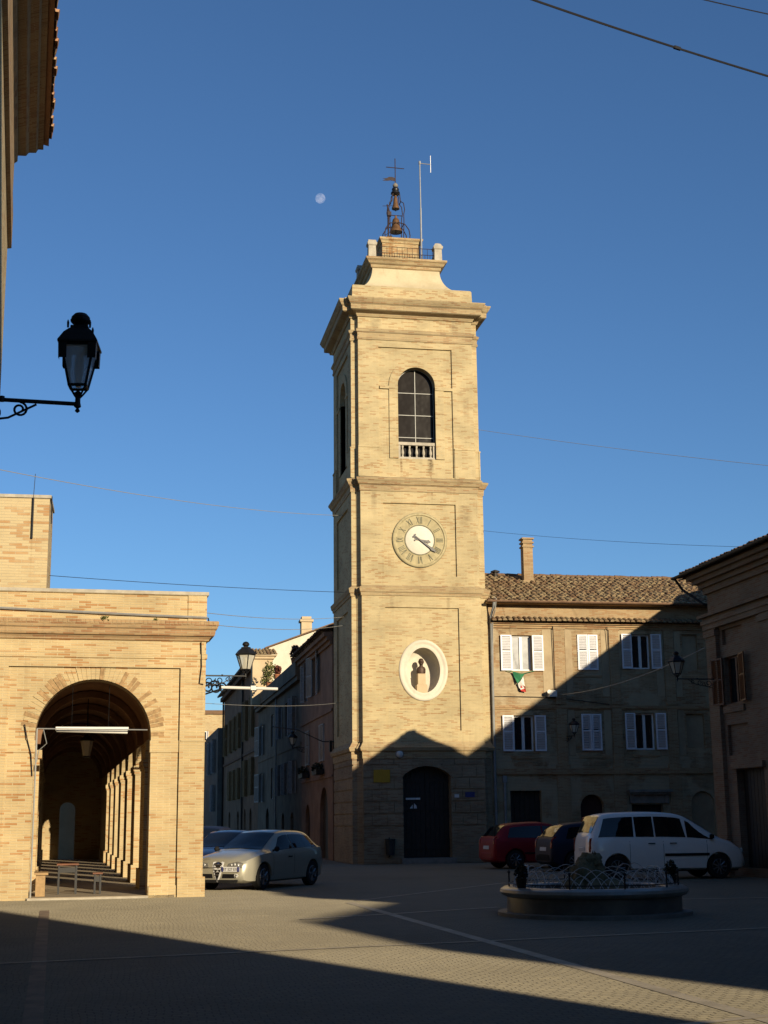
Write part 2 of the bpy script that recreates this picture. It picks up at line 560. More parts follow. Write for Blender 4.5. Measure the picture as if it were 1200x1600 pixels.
def m_ground():
    t = NT('cobble_paving')
    g = t.n('ShaderNodeNewGeometry').outputs['Position']
    w = t.n('ShaderNodeTexNoise', None, Vector=g, Scale=.8, Detail=3.0)
    gv = t.n('ShaderNodeVectorMath', {'operation': 'MULTIPLY_ADD'}, i0=w.outputs['Color'], i1=(.3, .3, 0), i2=g).outputs[0]
    br = t.n('ShaderNodeTexBrick', {'offset': .5}, Vector=gv, Color1=(0, 0, 0, 1), Color2=(1, 1, 1, 1), Mortar=(0, 0, 0, 1), Scale=1.0,
             Mortar_Size=.009, Mortar_Smooth=.6, Bias=0.0, Brick_Width=.13, Row_Height=.105)
    rnd = t.n('ShaderNodeSeparateColor', None, i0=br.outputs['Color']).outputs[0]
    col = t.mix(rnd, rgb((.228, .202, .148)), rgb((.262, .233, .17)))
    big = t.noise(g, .22, 6, .65)
    col = t.mix(t.math('MULTIPLY', t.smooth(big, .42, .7), .55), col, rgb((.155, .138, .10)))
    pt = t.noise(g, .07, 4, .6)
    col = t.mix(t.math('MULTIPLY', t.smooth(pt, .48, .6), .35), col, rgb((.15, .128, .09)))
    sm = t.noise(g, 2.6, 6, .7)
    col = t.mix(t.math('MULTIPLY', t.smooth(sm, .5, .75), .5), col, rgb((.33, .285, .19)))
    col = t.mix(t.math('MULTIPLY', br.outputs['Fac'], t.smooth(t.noise(g, .6, 4), .3, .7)), col, rgb((.14, .122, .09)))
    t.set(t.b, 'Base Color', col)
    t.set(t.b, 'Roughness', .82)
    t.set(t.b, 'Diffuse Roughness', 1.0)
    t.set(t.b, 'Specular IOR Level', .25)
    h = t.math('ADD', t.math('MULTIPLY', br.outputs['Fac'], -.9), t.math('MULTIPLY', t.noise(g, 14, 4, .6), .8))
    h = t.math('ADD', h, t.math('MULTIPLY', rnd, .5))
    t.bump(h, .008)
    return t.m


MT['ground'] = m_ground()

# ================================================================== GROUND
g = MB()
g.add([(-1500, -1500, 0), (1500, -1500, 0), (1500, 2500, 0), (-1500, 2500, 0)], [(0, 1, 2, 3)])
tag(g.build('ground', MT['ground']), kind='structure')


def strip(x0, y0, x1, y1, w, z=.004, m='stripstone'):
    d = Vector((x1 - x0, y1 - y0, 0)).normalized()
    n = Vector((-d.y, d.x, 0)) * w / 2
    b = MB()
    b.add([(x0 - n.x, y0 - n.y, z), (x1 - n.x, y1 - n.y, z), (x1 + n.x, y1 + n.y, z), (x0 + n.x, y0 + n.y, z)], [(0, 1, 2, 3)])
    tag(b.build('paving_strip', MT[m]), kind='structure')


strip(4.53, 28.4, 5.25, 8.0, .17)
strip(-1.3, 28.0, -.45, 8.0, .17, m='stripshade')
strip(-12, 15.6, 22, 22.3, .11, .008)
strip(3.0, 23.9, 6.9, 25.9, .15, .008)
strip(10.2, 27.2, 17, 26.2, .15, .008)
strip(4.75, 28.9, 9.6, 35.4, .12, .008)
strip(1.0, 9.8, 9.0, 12.6, .11, .008)

# ================================================================== CLOCK TOWER
CY = 54.65
tower = thing('clock_tower', 'tall square brick clock tower with a curved cap and bells on top', 'tower', (11.15, CY, 0))
AF = 2.31          # half width of the raised front layer


def front(cx, H):
    return lambda u, v, w: (cx + u, CY - H + w, v)


def left(cx, H):
    return lambda u, v, w: (cx - H + w, CY + u, v)


def right_(cx, H):
    return lambda u, v, w: (cx + H - w, CY + u, v)


def rear(cx, H):
    return lambda u, v, w: (cx - u, CY + H - w, v)


def stage(z0, z1, cx, H, m, panel, openings=(), side_open=(), name='wall'):
    """one storey: four layer plates with a recessed panel each, canted corner slabs between them"""
    b = MB()
    for W, op in ((front, openings), (left, side_open), (right_, side_open), (rear, ())):
        Wf = W(cx, H)
        pu0, pu1, pz0, pz1 = panel
        b.plate(rect(-AF, AF, z0, z1), [rect(pu0, pu1, pz0, pz1)], .07, Wf, rim=False)
        b.plate(rect(pu0, pu1, pz0, pz1), list(op), .5, lambda u, v, w, Wf=Wf: Wf(u, v, w + .07), rim=False)
        # edges of the layer, going back past the corner slab
        for s in (-1, 1):
            b.add([Wf(s * AF, z0, 0), Wf(s * AF, z0, .6), Wf(s * AF, z1, .6), Wf(s * AF, z1, 0)], [(0, 1, 2, 3)])
    k = H - .17
    for sx in (-1, 1):
        for sy in (-1, 1):
            b.prism([(cx + sx * k, CY + sy * AF), (cx + sx * AF, CY + sy * k), (cx + sx * AF, CY + sy * (k - .25)), (cx + sx * (k - .25), CY + sy * AF)], z0, z1)
    return b.build(name, m, tower)


def band(name, cx, H, rows, m=None, cant=True):
    """moulded band following the stepped corners; rows of (z, projection)"""
    b = MB()
    b.rects(cx, CY, [(z, AF + p * .9, H + p) for z, p in rows])
    b.rects(cx, CY, [(z - .003, H + p, AF + p * .9) for z, p in rows])
    if cant:
        k = (AF + H - .17) / 2
        b.rects(cx, CY, [(z - .006, k + p, k + p) for z, p in rows])
    return b.build(name, m or MT['trim'], tower)


# base, rusticated, with the doorway
cx0, H0 = 11.15, 2.66
DH, DS, DR = .91, 3.16, .36         # door half width, spring, rise
dU = 11.24 - cx0


def door_hw(z):
    if z <= DS: return DH
    rad = (DH * DH + DR * DR) / (2 * DR)
    q = z - (DS + DR - rad)
    return math.sqrt(max(0, rad * rad - q * q)) if q < rad else 0


b = MB()
Wf = front(cx0, H0)
b.plate(rect(-AF, AF, 0, 3.82), [arch(dU, DH, 0.0, DS, DR)], .55, lambda u, v, w: Wf(u, v, w + .035), rim=False)
for s in (-1, 1):
    b.add([Wf(s * AF, 0, .035), Wf(s * AF, 0, .6), Wf(s * AF, 3.82, .6), Wf(s * AF, 3.82, .035)], [(0, 1, 2, 3)])
courses = [(0.02, 1.33), (1.38, 1.77), (1.82, 2.21), (2.26, 2.65), (2.70, 3.07), (3.12, 3.54), (3.59, 3.80)]
for i, (a, c) in enumerate(courses):
    joints = [-AF, AF] if i == 0 else None
    zs = [a + (c - a) * k / 6 for k in range(7)]
    for s in (-1, 1):
        if c < DS + DR:
            inner = [(dU + s * (door_hw(z) + .0), z) for z in zs]
        else:
            inner = [(dU + s * max(.0, door_hw(z)), z) for z in zs]
        outer = [(s * AF, c), (s * AF, a)]
        poly = inner + outer
        if s == 1: poly = poly[::-1]
        # split into blocks
        cuts = sorted(set([AF * t for t in ((.62, .86) if i % 2 else (.5, .74))]))
        if i == 0:
            b.plate(poly, [], .034, Wf)
        else:
            edges = [None] + cuts + [None]
            xs0 = [min(abs(p[0] - 0) for p in inner)]
            bounds = [None] + [s * c_ for c_ in cuts] + [s * AF]
            first = inner + [(bounds[1] - s * .012, c), (bounds[1] - s * .012, a)]
            b.plate(first if s == -1 else first[::-1], [], .034, Wf)
            for j in range(1, len(bounds) - 1):
                l, r_ = bounds[j] + s * .012, bounds[j + 1] - (s * .012 if j + 1 < len(bounds) - 1 else 0)
                b.plate(rect(min(l, r_), max(l, r_), a, c), [], .034, Wf)
# voussoirs
for k in range(7):
    a0, a1 = R(53 - 106 / 7 * k - .8), R(53 - 106 / 7 * (k + 1) + .8)
    rad = (DH * DH + DR * DR) / (2 * DR)
    c0 = DS + DR - rad
    ro = rad + .42
    pts = [(dU + rad * math.sin(t), c0 + rad * math.cos(t)) for t in (a0, (a0 + a1) / 2, a1)] + [(dU + ro * math.sin(t), c0 + ro * math.cos(t)) for t in (a1, a0)]
    b.plate(pts, [], .05, lambda u, v, w: Wf(u, v, w - .012))
for W in (left, right_, rear):
    W_ = W(cx0, H0)
    b.plate(rect(-AF, AF, 0, 3.82), [], .5, lambda u, v, w: W_(u, v, w + .035), rim=False)
    for s in (-1, 1):
        b.add([W_(s * AF, 0, .035), W_(s * AF, 0, .6), W_(s * AF, 3.82, .6), W_(s * AF, 3.82, .035)], [(0, 1, 2, 3)])
    for i, (a, c) in enumerate(courses):
        cuts = [-AF, -1.3, -.2, 1.0, AF] if i % 2 else [-AF, -.8, .4, 1.5, AF]
        if i == 0: cuts = [-AF, AF]
        for l, r_ in zip(cuts, cuts[1:]):
            b.plate(rect(l + .01, r_ - .01, a, c), [], .034, W_)
k = H0 - .17
for sx in (-1, 1):
    for sy in (-1, 1):
        for a, c in [(0, 3.82)]:
            b.prism([(cx0 + sx * k, CY + sy * AF), (cx0 + sx * AF, CY + sy * k), (cx0 + sx * AF, CY + sy * (k - .25)), (cx0 + sx * (k - .25), CY + sy * AF)], a, c)
b.build('base_wall', MT['rustic'], tower)

d = MB()
for s in (-1, 1):
    for q in range(5):
        x0 = 11.24 + s * (.012 + q * .178)
        d.box(min(x0, x0 + s * .168), max(x0, x0 + s * .168), CY - H0 + .42, CY - H0 + .48, .22, 3.6)
d.box(11.24 - .92, 11.24 + .92, CY - H0 + .47, CY - H0 + .53, .2, 3.6)
for z in (.5, 1.9, 2.95):
    d.box(11.24 - .9, 11.24 - .03, CY - H0 + .395, CY - H0 + .42, z, z + .13)
    d.box(11.24 + .03, 11.24 + .9, CY - H0 + .395, CY - H0 + .42, z, z + .13)
dr = d.build('door', MT['darkwood'], tower)
h = MB()
h.lathe([(.03, 0), (.035, .03), (.015, .05), (.03, .08)], (11.3, CY - H0 + .34, 1.2), 10, 'y')
h.build('handle', MT['iron'], dr, 40)
s_ = MB()
s_.box(11.24 - 1.02, 11.24 + 1.02, CY - H0 - .22, CY - H0 + .42, 0, .2)
s_.build('doorstep', MT['greystone'], tower)

band('string_course', cx0, H0, [(3.80, .0), (3.80, .03), (4.05, .04), (4.08, .10), (4.2, .14), (4.24, .10), (4.36, .03), (4.42, -.01)])

# first storey with the oval niche
cx1, H1 = 11.15, 2.65
NU, NZ = 11.19 - cx1, 7.08
stage(4.42, 9.95, cx1, H1, MT['tower'], (-1.42, 1.45, 4.82, 9.46), [ell(NU, NZ, .70, .90, 48)])
band('string_course', cx1, H1, [(9.90, .0), (9.90, .035), (10.0, .05), (10.04, .09), (10.20, .12), (10.27, .02), (10.3, -.02)])
# niche bowl and moulded frame
nb = MB()
prof = [(1.0, 0), (1.0, .25), (.97, .40), (.88, .52), (.70, .60), (.4, .635), (.02, .645)]
yN = CY - H1 + .07
vs, fs = [], []
NS = 48
for sc_, dp in prof:
    for k in range(NS):
        a = 2 * PI * k / NS
        vs.append((cx1 + NU + .66 * sc_ * math.cos(a), yN + dp, NZ + .865 * sc_ * math.sin(a)))
for i in range(len(prof) - 1):
    for k in range(NS):
        fs.append((i * NS + k, i * NS + (k + 1) % NS, (i + 1) * NS + (k + 1) % NS, (i + 1) * NS + k))
nb.add(vs, fs)
niche = nb.build('niche', MT['white'], tower, 50)
fr = MB()
fp = [(.64, .12), (.64, -.035), (.68, -.05), (.74, -.03), (.80, -.03), (.83, -.055), (.90, -.06), (.94, -.03), (.95, .0), (.95, .04)]
vs, fs = [], []
for a_, dp in fp:
    for k in range(NS):
        a = 2 * PI * k / NS
        vs.append((cx1 + NU + a_ * math.cos(a), yN + dp, NZ + (a_ + .215) * math.sin(a)))
for i in range(len(fp) - 1):
    for k in range(NS):
        fs.append((i * NS + k, i * NS + (k + 1) % NS, (i + 1) * NS + (k + 1) % NS, (i + 1) * NS + k))
fr.add(vs, fs)
fr.build('niche_frame', MT['white'], tower, 45)

# second storey with the clock
cx2, H2 = 11.13, 2.62
stage(10.3, 14.02, cx2, H2, MT['tower'], (-1.43, 1.44, 10.68, 13.52))
band('string_course', cx2, H2, [(13.98, .0), (13.98, .03), (14.2, .045), (14.24, .10), (14.33, .14), (14.40, .19), (14.47, .20), (14.52, .05), (14.55, -.02)])
yK = CY - H2 + .07
ck = MB()
ck.lathe([(1.06, .0), (1.06, -.06), (1.03, -.085), (.985, -.085), (.96, -.05), (.58, -.05), (.575, -.0)], (11.13, yK, 12.09), 56, 'y', caps=False)
dial = ck.build('clock_dial', MT['dialstone'], tower, 40)
ck = MB()
ck.lathe([(.56, .0), (.56, -.045), (.54, -.06), (.001, -.062)], (11.13, yK, 12.09), 48, 'y', caps=False)
ck.build('dial_centre', MT['dialwhite'], dial, 40)
ck = MB()
ck.lathe([(.60, -.051), (.60, -.068), (.565, -.068), (.565, -.04)], (11.13, yK, 12.09), 56, 'y', caps=False)
ck.lathe([(1.075, -.0), (1.075, -.05), (1.06, -.06), (1.055, -.0)], (11.13, yK, 12.09), 56, 'y', caps=False)
ck.build('dial_ring', MT['numeral'], dial, 40)


def roman(txt):
    """strokes in a unit-height box, centred: list of ((x0, y0), (x1, y1), width)"""
    out, x = [], 0
    for ch in txt:
        if ch == 'I':
            out.append(((x + .09, 0), (x + .09, 1), .13)); x += .24
        elif ch == 'V':
            out += [((x + .05, 1), (x + .28, 0), .14), ((x + .28, 0), (x + .50, 1), .07)]; x += .60
        else:
            out += [((x + .05, 1), (x + .50, 0), .14), ((x + .5, 1), (x + .05, 0), .07)]; x += .62
    return [((p[0] - x / 2, p[1]), (q[0] - x / 2, q[1]), w) for p, q, w in out], x


for i, txt in enumerate(['XII', 'I', 'II', 'III', 'IIII', 'V', 'VI', 'VII', 'VIII', 'IX', 'X', 'XI']):
    a = 2 * PI * i / 12
    st, wd = roman(txt)
    hgt = .27
    nb = MB()
    dr_ = Vector((math.sin(a), 0, math.cos(a)))
    tg = Vector((math.cos(a), 0, -math.sin(a)))
    o = Vector((11.13, yK - .066, 12.09)) + dr_ * .65

    def PT(x, y, yy=0):
        p = o + tg * (x * hgt * .85) + dr_ * (y * hgt)
        return (p.x, p.y + yy, p.z)
    for p, q, w in st:
        v = [PT(p[0] - w / 2, p[1]), PT(p[0] + w / 2, p[1]), PT(q[0] + w / 2, q[1]), PT(q[0] - w / 2, q[1])]
        w2 = [(x_, y_ + .03, z_) for x_, y_, z_ in v]
        nb.add(v + w2, [(0, 1, 2, 3), (0, 1, 5, 4), (1, 2, 6, 5), (2, 3, 7, 6), (3, 0, 4, 7)])
    nb.build('numeral', MT['numeral'], dial)


def hand(name, ang, ln, w, tail, y):
    a = R(ang)
    dr_ = Vector((math.sin(a), 0, math.cos(a)))
    tg = Vector((math.cos(a), 0, -math.sin(a)))
    o = Vector((11.13, y, 12.09))
    shape = [(-w * .35, -tail), (w * .35, -tail), (w * .3, 0), (w * .5, ln * .62), (w * .9, ln * .74), (0, ln), (-w * .9, ln * .74), (-w * .5, ln * .62), (-w * .3, 0)]
    pts = [o + tg * x + dr_ * q for x, q in shape]
    n = len(pts)
    nb = MB()
    nb.add([(p.x, p.y, p.z) for p in pts] + [(p.x, p.y + .012, p.z) for p in pts], [tuple(range(n)), tuple(range(n, 2 * n))] + [(i, (i + 1) % n, n + (i + 1) % n, n + i) for i in range(n)])
    for sx in (-1, 1):
        c = o - dr_ * (tail + .03) + tg * sx * w * .6
        nb.lathe([(.035, 0), (.035, .012)], (c.x, c.y, c.z), 8, 'y')
    nb.build(name, MT['black'], dial)


hand('hour_hand', 101, .44, .08, .16, yK - .10)
hand('minute_hand', 127, .80, .07, .24, yK - .13)

# belfry storey
cx3, H3 = 11.09, 2.56
wU = 11.11 - cx3
stage(14.55, 21.2, cx3, H3, MT['tower'], (-1.50, 1.47, 14.60, 19.85), [arch(wU, .75, 15.34, 18.32)], [arch(0, .75, 15.34, 18.32)])
for s in (-1, 1):                     # plinths of the corner piers
    for W in (front, left, right_, rear):
        Wq = W(cx3, H3)
        l, r_ = sorted((s * 1.5, s * (AF + .02)))
        b = MB()
        b.plate(rect(l, r_, 14.56, 15.72), [], .05, lambda u, v, w, Wq=Wq: Wq(u, v, w - .035))
        b.plate(rect(l, r_, 15.72, 15.78), [], .07, lambda u, v, w, Wq=Wq: Wq(u, v, w - .055))
        b.build('pier_plinth', MT['tower'], tower)
# arch surround, raised
for W, c_ in ((front, wU), (left, 0)):
    Wq = W(cx3, H3)
    b = MB()
    outer = arch(c_, 1.10, 15.34, 18.30, n=20)
    inner = arch(c_, .75, 15.34, 18.32, n=20)
    n = len(inner)
    # jamb strips and the ring as quads between matching loops
    Wr = lambda u, v, w, Wq=Wq: Wq(u, v, w + .02)
    o2 = [outer[1]] + outer[2:] + [outer[0]]
    i2 = [inner[1]] + inner[2:] + [inner[0]]
    for q in range(len(o2) - 1):
        p0, p1, r0, r1 = o2[q], o2[q + 1], i2[q], i2[q + 1]
        b.add([Wr(*p0, 0), Wr(*p1, 0), Wr(*r1, 0), Wr(*r0, 0), Wr(*p0, .05), Wr(*p1, .05), Wr(*r1, .3), Wr(*r0, .3)], [(0, 1, 2, 3), (0, 1, 5, 4), (2, 3, 7, 6)])
    for s in (-1, 1):
        l, r_ = sorted((c_ + s * .75, c_ + s * 1.47))
        b.plate(rect(l, r_, 18.14, 18.26), [], .06, lambda u, v, w, Wq=Wq: Wq(u, v, w - .005))
    b.build('arch_surround', MT['tower'], tower)
# inside of the belfry
b = MB()
b.box(cx3 - 2.0, cx3 + 2.0, CY - 2.0, CY + 2.0, 15.0, 15.2)
b.box(cx3 - 2.0, cx3 + 2.0, CY - 2.0, CY + 2.0, 20.0, 20.2)
for s in (-1, 1):
    b.box(cx3 + s * 1.2 - .15, cx3 + s * 1.2 + .15, CY + .9, CY + 1.2, 15.2, 20)
b.build('belfry_floor', MT['darkwood'], tower)
# glazed iron frames
for W, c_ in ((front, wU), (left, 0)):
    Wq = W(cx3, H3)
    b = MB()
    lp = arch(c_, .75, 15.34, 18.32, n=20)
    b.plate(lp, [arch(c_, .725, 15.37, 18.32, n=20)], .04, lambda u, v, w, Wq=Wq: Wq(u, v, w + .33), back=True)

    def bar(u0, u1, v0, v1, W_=Wq, b=b):
        b.plate(rect(u0, u1, v0, v1), [], .04, lambda u, v, w: W_(u, v, w + .325), back=True)
    bar(c_ - .014, c_ + .014, 15.4, 19.06)
    for z in (18.08, 17.17, 16.26):
        bar(c_ - .74, c_ - .014, z - .014, z + .014)
        bar(c_ + .014, c_ + .74, z - .014, z + .014)
    wn_ = b.build('window', MT['sashmetal'], tower)
    b = MB()
    b.plate(lp, [], .01, lambda u, v, w, Wq=Wq: Wq(u, v, w + .36), rim=False)
    b.build('pane', MT['darkglass'], wn_)
# balustrade
bl = MB()
yb = CY - H3 + .20
bl.box(11.11 - .75, 11.11 + .75, yb - .09, yb + .09, 15.90, 16.02)
bl.box(11.11 - .75, 11.11 + .75, yb - .09, yb + .09, 15.345, 15.42)
bal = bl.build('balustrade', MT['stone'], tower)
for k in range(5):
    q = MB()
    x = 11.11 - .56 + .28 * k
    q.lathe([(.05, 0), (.05, .04), (.03, .07), (.065, .17), (.06, .22), (.03, .36), (.045, .42), (.05, .48)], (x, yb, 15.42), 10)
    q.build('baluster', MT['stone'], bal, 50)
for s in (-1, 1):
    q = MB()
    q.box(11.11 + s * .70 - .05, 11.11 + s * .70 + .05, yb - .06, yb + .06, 15.42, 15.9)
    q.build('baluster', MT['stone'], bal)

band('capital_moulding', cx3, H3, [(20.12, .0), (20.12, .03), (20.2, .05), (20.24, .02), (20.40, .03), (20.44, .08), (20.52, .10), (20.58, .02), (20.62, -.02)])
band('cornice', cx3, H3, [(21.06, .0), (21.06, .04), (21.14, .08), (21.18, .10), (21.24, .30), (21.27, .36), (21.46, .37), (21.5, .42), (21.6, .48), (21.68, .52), (21.72, .52), (21.74, .3), (21.79, .0)])

# attic block, concave flare, cap
cx4 = 11.03
b = MB()
b.rects(cx4, CY, [(21.74, 2.46, 2.46), (22.40, 2.44, 2.44), (22.46, 2.40, 2.40)])
b.build('attic', MT['tower'], tower)
b = MB()
rows = [(22.42, 2.40, 2.40)]
for k in range(15):
    t = k / 14 * PI / 2
    # quarter ellipse, hollow outwards
    x = 1.40 + 1.0 * (1 - math.sin(t))
    z = 22.46 + 1.22 * (1 - math.cos(t))
    rows.append((z, x, x))
rows = [(22.40, 2.30, 2.30)] + rows[1:]
b.rects(11.0, CY, rows, caps=False)
b.build('flared_roof', MT['flare'], tower)
b = MB()
b.rects(10.99, CY, [(23.62, 1.40, 1.40), (23.66, 1.46, 1.46), (23.76, 1.47, 1.47), (23.80, 1.55, 1.55), (23.9, 1.62, 1.62), (23.94, 1.68, 1.68), (24.02, 1.69, 1.69), (24.06, 1.60, 1.60), (24.07, 1.2, 1.2)])
b.build('cap_moulding', MT['trim'], tower)
cxT = 10.96
for i, (sx, sy) in enumerate(((-1, -1), (1, -1), (1, 1), (-1, 1))):
    b = MB()
    px, py = cxT + sx * 1.38, CY + sy * 1.38
    b.rects(px, py, [(24.05, .16, .16), (24.55, .15, .15), (24.60, .19, .19), (24.68, .20, .20), (24.72, .17, .17)] + ([(24.82, .12, .12), (24.88, .03, .03)] if sx > 0 else [(24.80, .16, .16)]))
    b.build('corner_post', MT['stone'], tower)
b = MB()
b.rects(10.93, CY, [(24.05, .80, .80), (25.0, .80, .80), (25.03, .84, .84), (25.10, .85, .85), (25.16, .91, .91), (25.24, .92, .92), (25.27, .85, .85)])
b.build('top_block', m_brick('top_block_brick', (.5, .385, .21), (.40, .22, .09), (.2, .11, .05), (.5, .42, .27), altamt=.5, darkamt=.7, streaks=.5, stains=[(10.5, .16, 25.2, 24.1, (.28, .12, .03), .7)]), tower)
rl = MB()
for (x0, y0, x1, y1) in ((-1, -1, 1, -1), (1, -1, 1, 1), (1, 1, -1, 1), (-1, 1, -1, -1)):
    p0 = Vector((cxT + x0 * 1.38, CY + y0 * 1.38, 0))
    p1 = Vector((cxT + x1 * 1.38, CY + y1 * 1.38, 0))
    for z in (24.60, 24.33):
        rl.tube([(p0.x, p0.y, z), (p1.x, p1.y, z)], .014, 5)
    for k in range(1, 26):
        p = p0.lerp(p1, k / 26)
        rl.tube([(p.x, p.y, 24.06), (p.x, p.y, 24.60 if k % 2 == 0 else 24.33)], .009, 4)
rl.build('railing', MT['rustiron'], tower)

# bell frame standing on the top block
BX, BY, BZ = 10.88, CY, 25.27
bf = thing('bell_frame', 'wrought iron bell frame with two bells, a cross and a vane on the tower top', 'bell frame', (BX, BY, BZ))
r_ = MB()
pts_side = [(-.50, .0), (-.54, .35), (-.50, .62), (-.34, .88), (-.16, .93), (-.02, .96)]
for sy in (-.32, .32):
    for s in (-1, 1):
        r_.tube([(BX + s * x * -1 if s < 0 else BX - x * s * 1, BY + sy * (1 - .6 * max(0, z - .5)), BZ + z) for x, z in pts_side], .022, 6)
for s in (-1, 1):
    for sy in (-.26, .26):
        r_.tube([(BX + s * .26, BY + sy, BZ), (BX + s * .30, BY + sy, BZ + .9), (BX + s * .30, BY + sy * .9, BZ + 1.35), (BX + s * .34, BY + sy * .9, BZ + 1.55), (BX + s * .30, BY + sy * .8, BZ + 1.86), (BX + s * .18, BY + sy * .6, BZ + 1.95), (BX + s * .16, BY + sy * .5, BZ + 2.25), (BX + s * .08, BY + sy * .3, BZ + 2.38)], .02, 6)
    r_.tube([(BX + s * .3, BY - .26, BZ + .92), (BX + s * .3, BY + .26, BZ + .92)], .018, 5)
    r_.tube([(BX + s * .20, BY - .2, BZ + 1.95), (BX + s * .2, BY + .2, BZ + 1.95)], .018, 5)
r_.tube([(BX - .3, BY, BZ + 1.36), (BX + .3, BY, BZ + 1.36)], .02, 5)
r_.tube([(BX - .2, BY, BZ + 2.32), (BX + .2, BY, BZ + 2.32)], .02, 5)
r_.tube([(BX - .52, BY - .3, BZ + .32), (BX - .3, BY - .2, BZ + .48)], .014, 5)
r_.tube([(BX - .4, BY - .3, BZ), (BX - .36, BY - .3, BZ + 1.2), (BX - .42, BY - .3, BZ + 1.7)], .03, 6)
r_.box(BX - .46, BX - .24, BY - .4, BY - .2, BZ + .0, BZ + .26)
r_.box(BX - .42, BX - .26, BY - .38, BY - .24, BZ + 1.18, BZ + 1.36)
r_.tube([(BX - .62, BY - .3, BZ + 1.62), (BX - .2, BY - .3, BZ + 1.66)], .012, 5)
r_.build('frame', MT['rustiron'], bf, 50)
for zz, rr, hh in ((.60, .275, .70), (1.66, .165, .62)):
    q = MB()
    q.lathe([(rr * .9, .02), (rr, .0), (rr * .99, .05), (rr * .80, .16 * hh + .03), (rr * .64, .4 * hh), (rr * .55, .7 * hh), (rr * .48, .82 * hh), (rr * .3, .9 * hh), (.05, .92 * hh), (.05, hh + .04)], (BX, BY, BZ + zz), 20, caps=False)
    bo = q.build('bell', MT['bronze'], bf, 50)
    q = MB()
    q.lathe([(rr * .88, .012), (.001, .03)], (BX, BY, BZ + zz), 20, caps=False)
    q.lathe([(.012, .3), (.012, -.02), (.04, -.04), (.04, -.08), (.01, -.1)], (BX, BY, BZ + zz), 8)
    q.build('clapper', MT['black'], bo)
q = MB()
q.lathe([(.15, 2.30), (.20, 2.36), (.19, 2.42), (.13, 2.46), (.16, 2.54), (.14, 2.60), (.06, 2.66)], (BX, BY, BZ), 12)
q.build('crown', MT['black'], bf, 40)
q = MB()
q.lathe([(.02, 2.62), (.11, 2.68), (.12, 2.74), (.07, 2.82), (.015, 2.86)], (BX, BY, BZ), 12)
q.build('ball', MT['greystone'], bf, 60)
q = MB()
q.tube([(BX, BY, BZ + 2.8), (BX, BY, BZ + 3.98)], .02, 6)
q.tube([(BX - .39, BY, BZ + 3.56), (BX + .39, BY, BZ + 3.54)], .018, 6)
q.build('cross', MT['rustiron'], bf)
q = MB()
fl = [(0, 2.87), (0, 3.02), (-.12, 3.06), (-.26, 3.06), (-.38, 2.99), (-.55, 2.97), (-.42, 2.94), (-.56, 2.87), (-.36, 2.87), (-.2, 2.90)]
q.prism_y([(BX + x, BZ + z + .06) for x, z in fl], BY - .006, BY + .006)
q.build('weather_vane', MT['rustiron'], bf)

# aerial mast beside the bells
am = thing('aerial_mast', 'slim pale metal aerial mast with a small dipole at its top', 'aerial', (11.76, CY - .95, 24.07))
q = MB()
q.tube([(11.76, CY - .95, 24.07), (11.76, CY - .95, 26.6)], .038, 8)
q.tube([(11.76, CY - .95, 26.55), (11.75, CY - .95, 28.62)], .028, 8)
q.lathe([(.05, 28.6), (.05, 28.72), (.02, 28.75)], (11.75, CY - .95, 0), 8)
q.build('pole', MT['galv'], am)
q = MB()
q.tube([(11.75, CY - .95, 28.64), (12.22, CY - .95, 28.62)], .018, 6)
q.tube([(12.22, CY - .95, 28.25), (12.22, CY - .95, 29.02)], .012, 5)
q.build('dipole', MT['galv'], am)

# bust in the niche
bx, by, bz = 11.15, CY - H1 + .07 + .24, 6.24
bu = thing('bust', 'small dark bronze bust on a pale pedestal inside the oval niche', 'statue', (bx, by, bz))
q = MB()
q.rects(bx, by, [(bz, .20, .16), (bz + .30, .20, .16), (bz + .33, .15, .13), (bz + .70, .14, .12), (bz + .73, .155, .13)])
q.build('pedestal', MT['cream'], bu)
q = MB()
vs, fs = [], []
pr_ = [(0.73, .155, .11, 0), (.80, .175, .12, 0), (.92, .175, .115, 0), (.98, .14, .10, 0), (1.01, .075, .075, -.01), (1.06, .062, .065, -.02), (1.09, .075, .09, -.03), (1.13, .095, .105, -.03), (1.19, .098, .115, -.025), (1.24, .095, .115, -.02), (1.29, .075, .09, -.015), (1.315, .02, .03, -.01)]
for z, a_, c_, oy in pr_:
    for k in range(16):
        t = 2 * PI * k / 16
        vs.append((bx + a_ * math.cos(t), by + oy + c_ * math.sin(t), bz + z))
for i in range(len(pr_) - 1):
    for k in range(16):
        fs.append((i * 16 + k, i * 16 + (k + 1) % 16, (i + 1) * 16 + (k + 1) % 16, (i + 1) * 16 + k))
fs.append(tuple(range(16))[::-1])
fs.append(tuple(range(len(vs) - 16, len(vs))))
q.add(vs, fs)
# nose, brow, chin and ears of the face
q.prism([(bx - .016, by - .13), (bx + .016, by - .13), (bx + .008, by - .165), (bx - .008, by - .165)], bz + 1.15, bz + 1.20)
q.prism([(bx - .06, by - .12), (bx + .06, by - .12), (bx + .05, by - .148), (bx - .05, by - .148)], bz + 1.205, bz + 1.222)
q.prism([(bx - .03, by - .11), (bx + .03, by - .11), (bx + .02, by - .14), (bx - .02, by - .14)], bz + 1.085, bz + 1.11)
for s in (-1, 1):
    q.box(bx + s * .1 - .012, bx + s * .1 + .012, by - .04, by + .01, bz + 1.15, bz + 1.21)
q.build('bust_figure', MT['bust'], bu, 60)

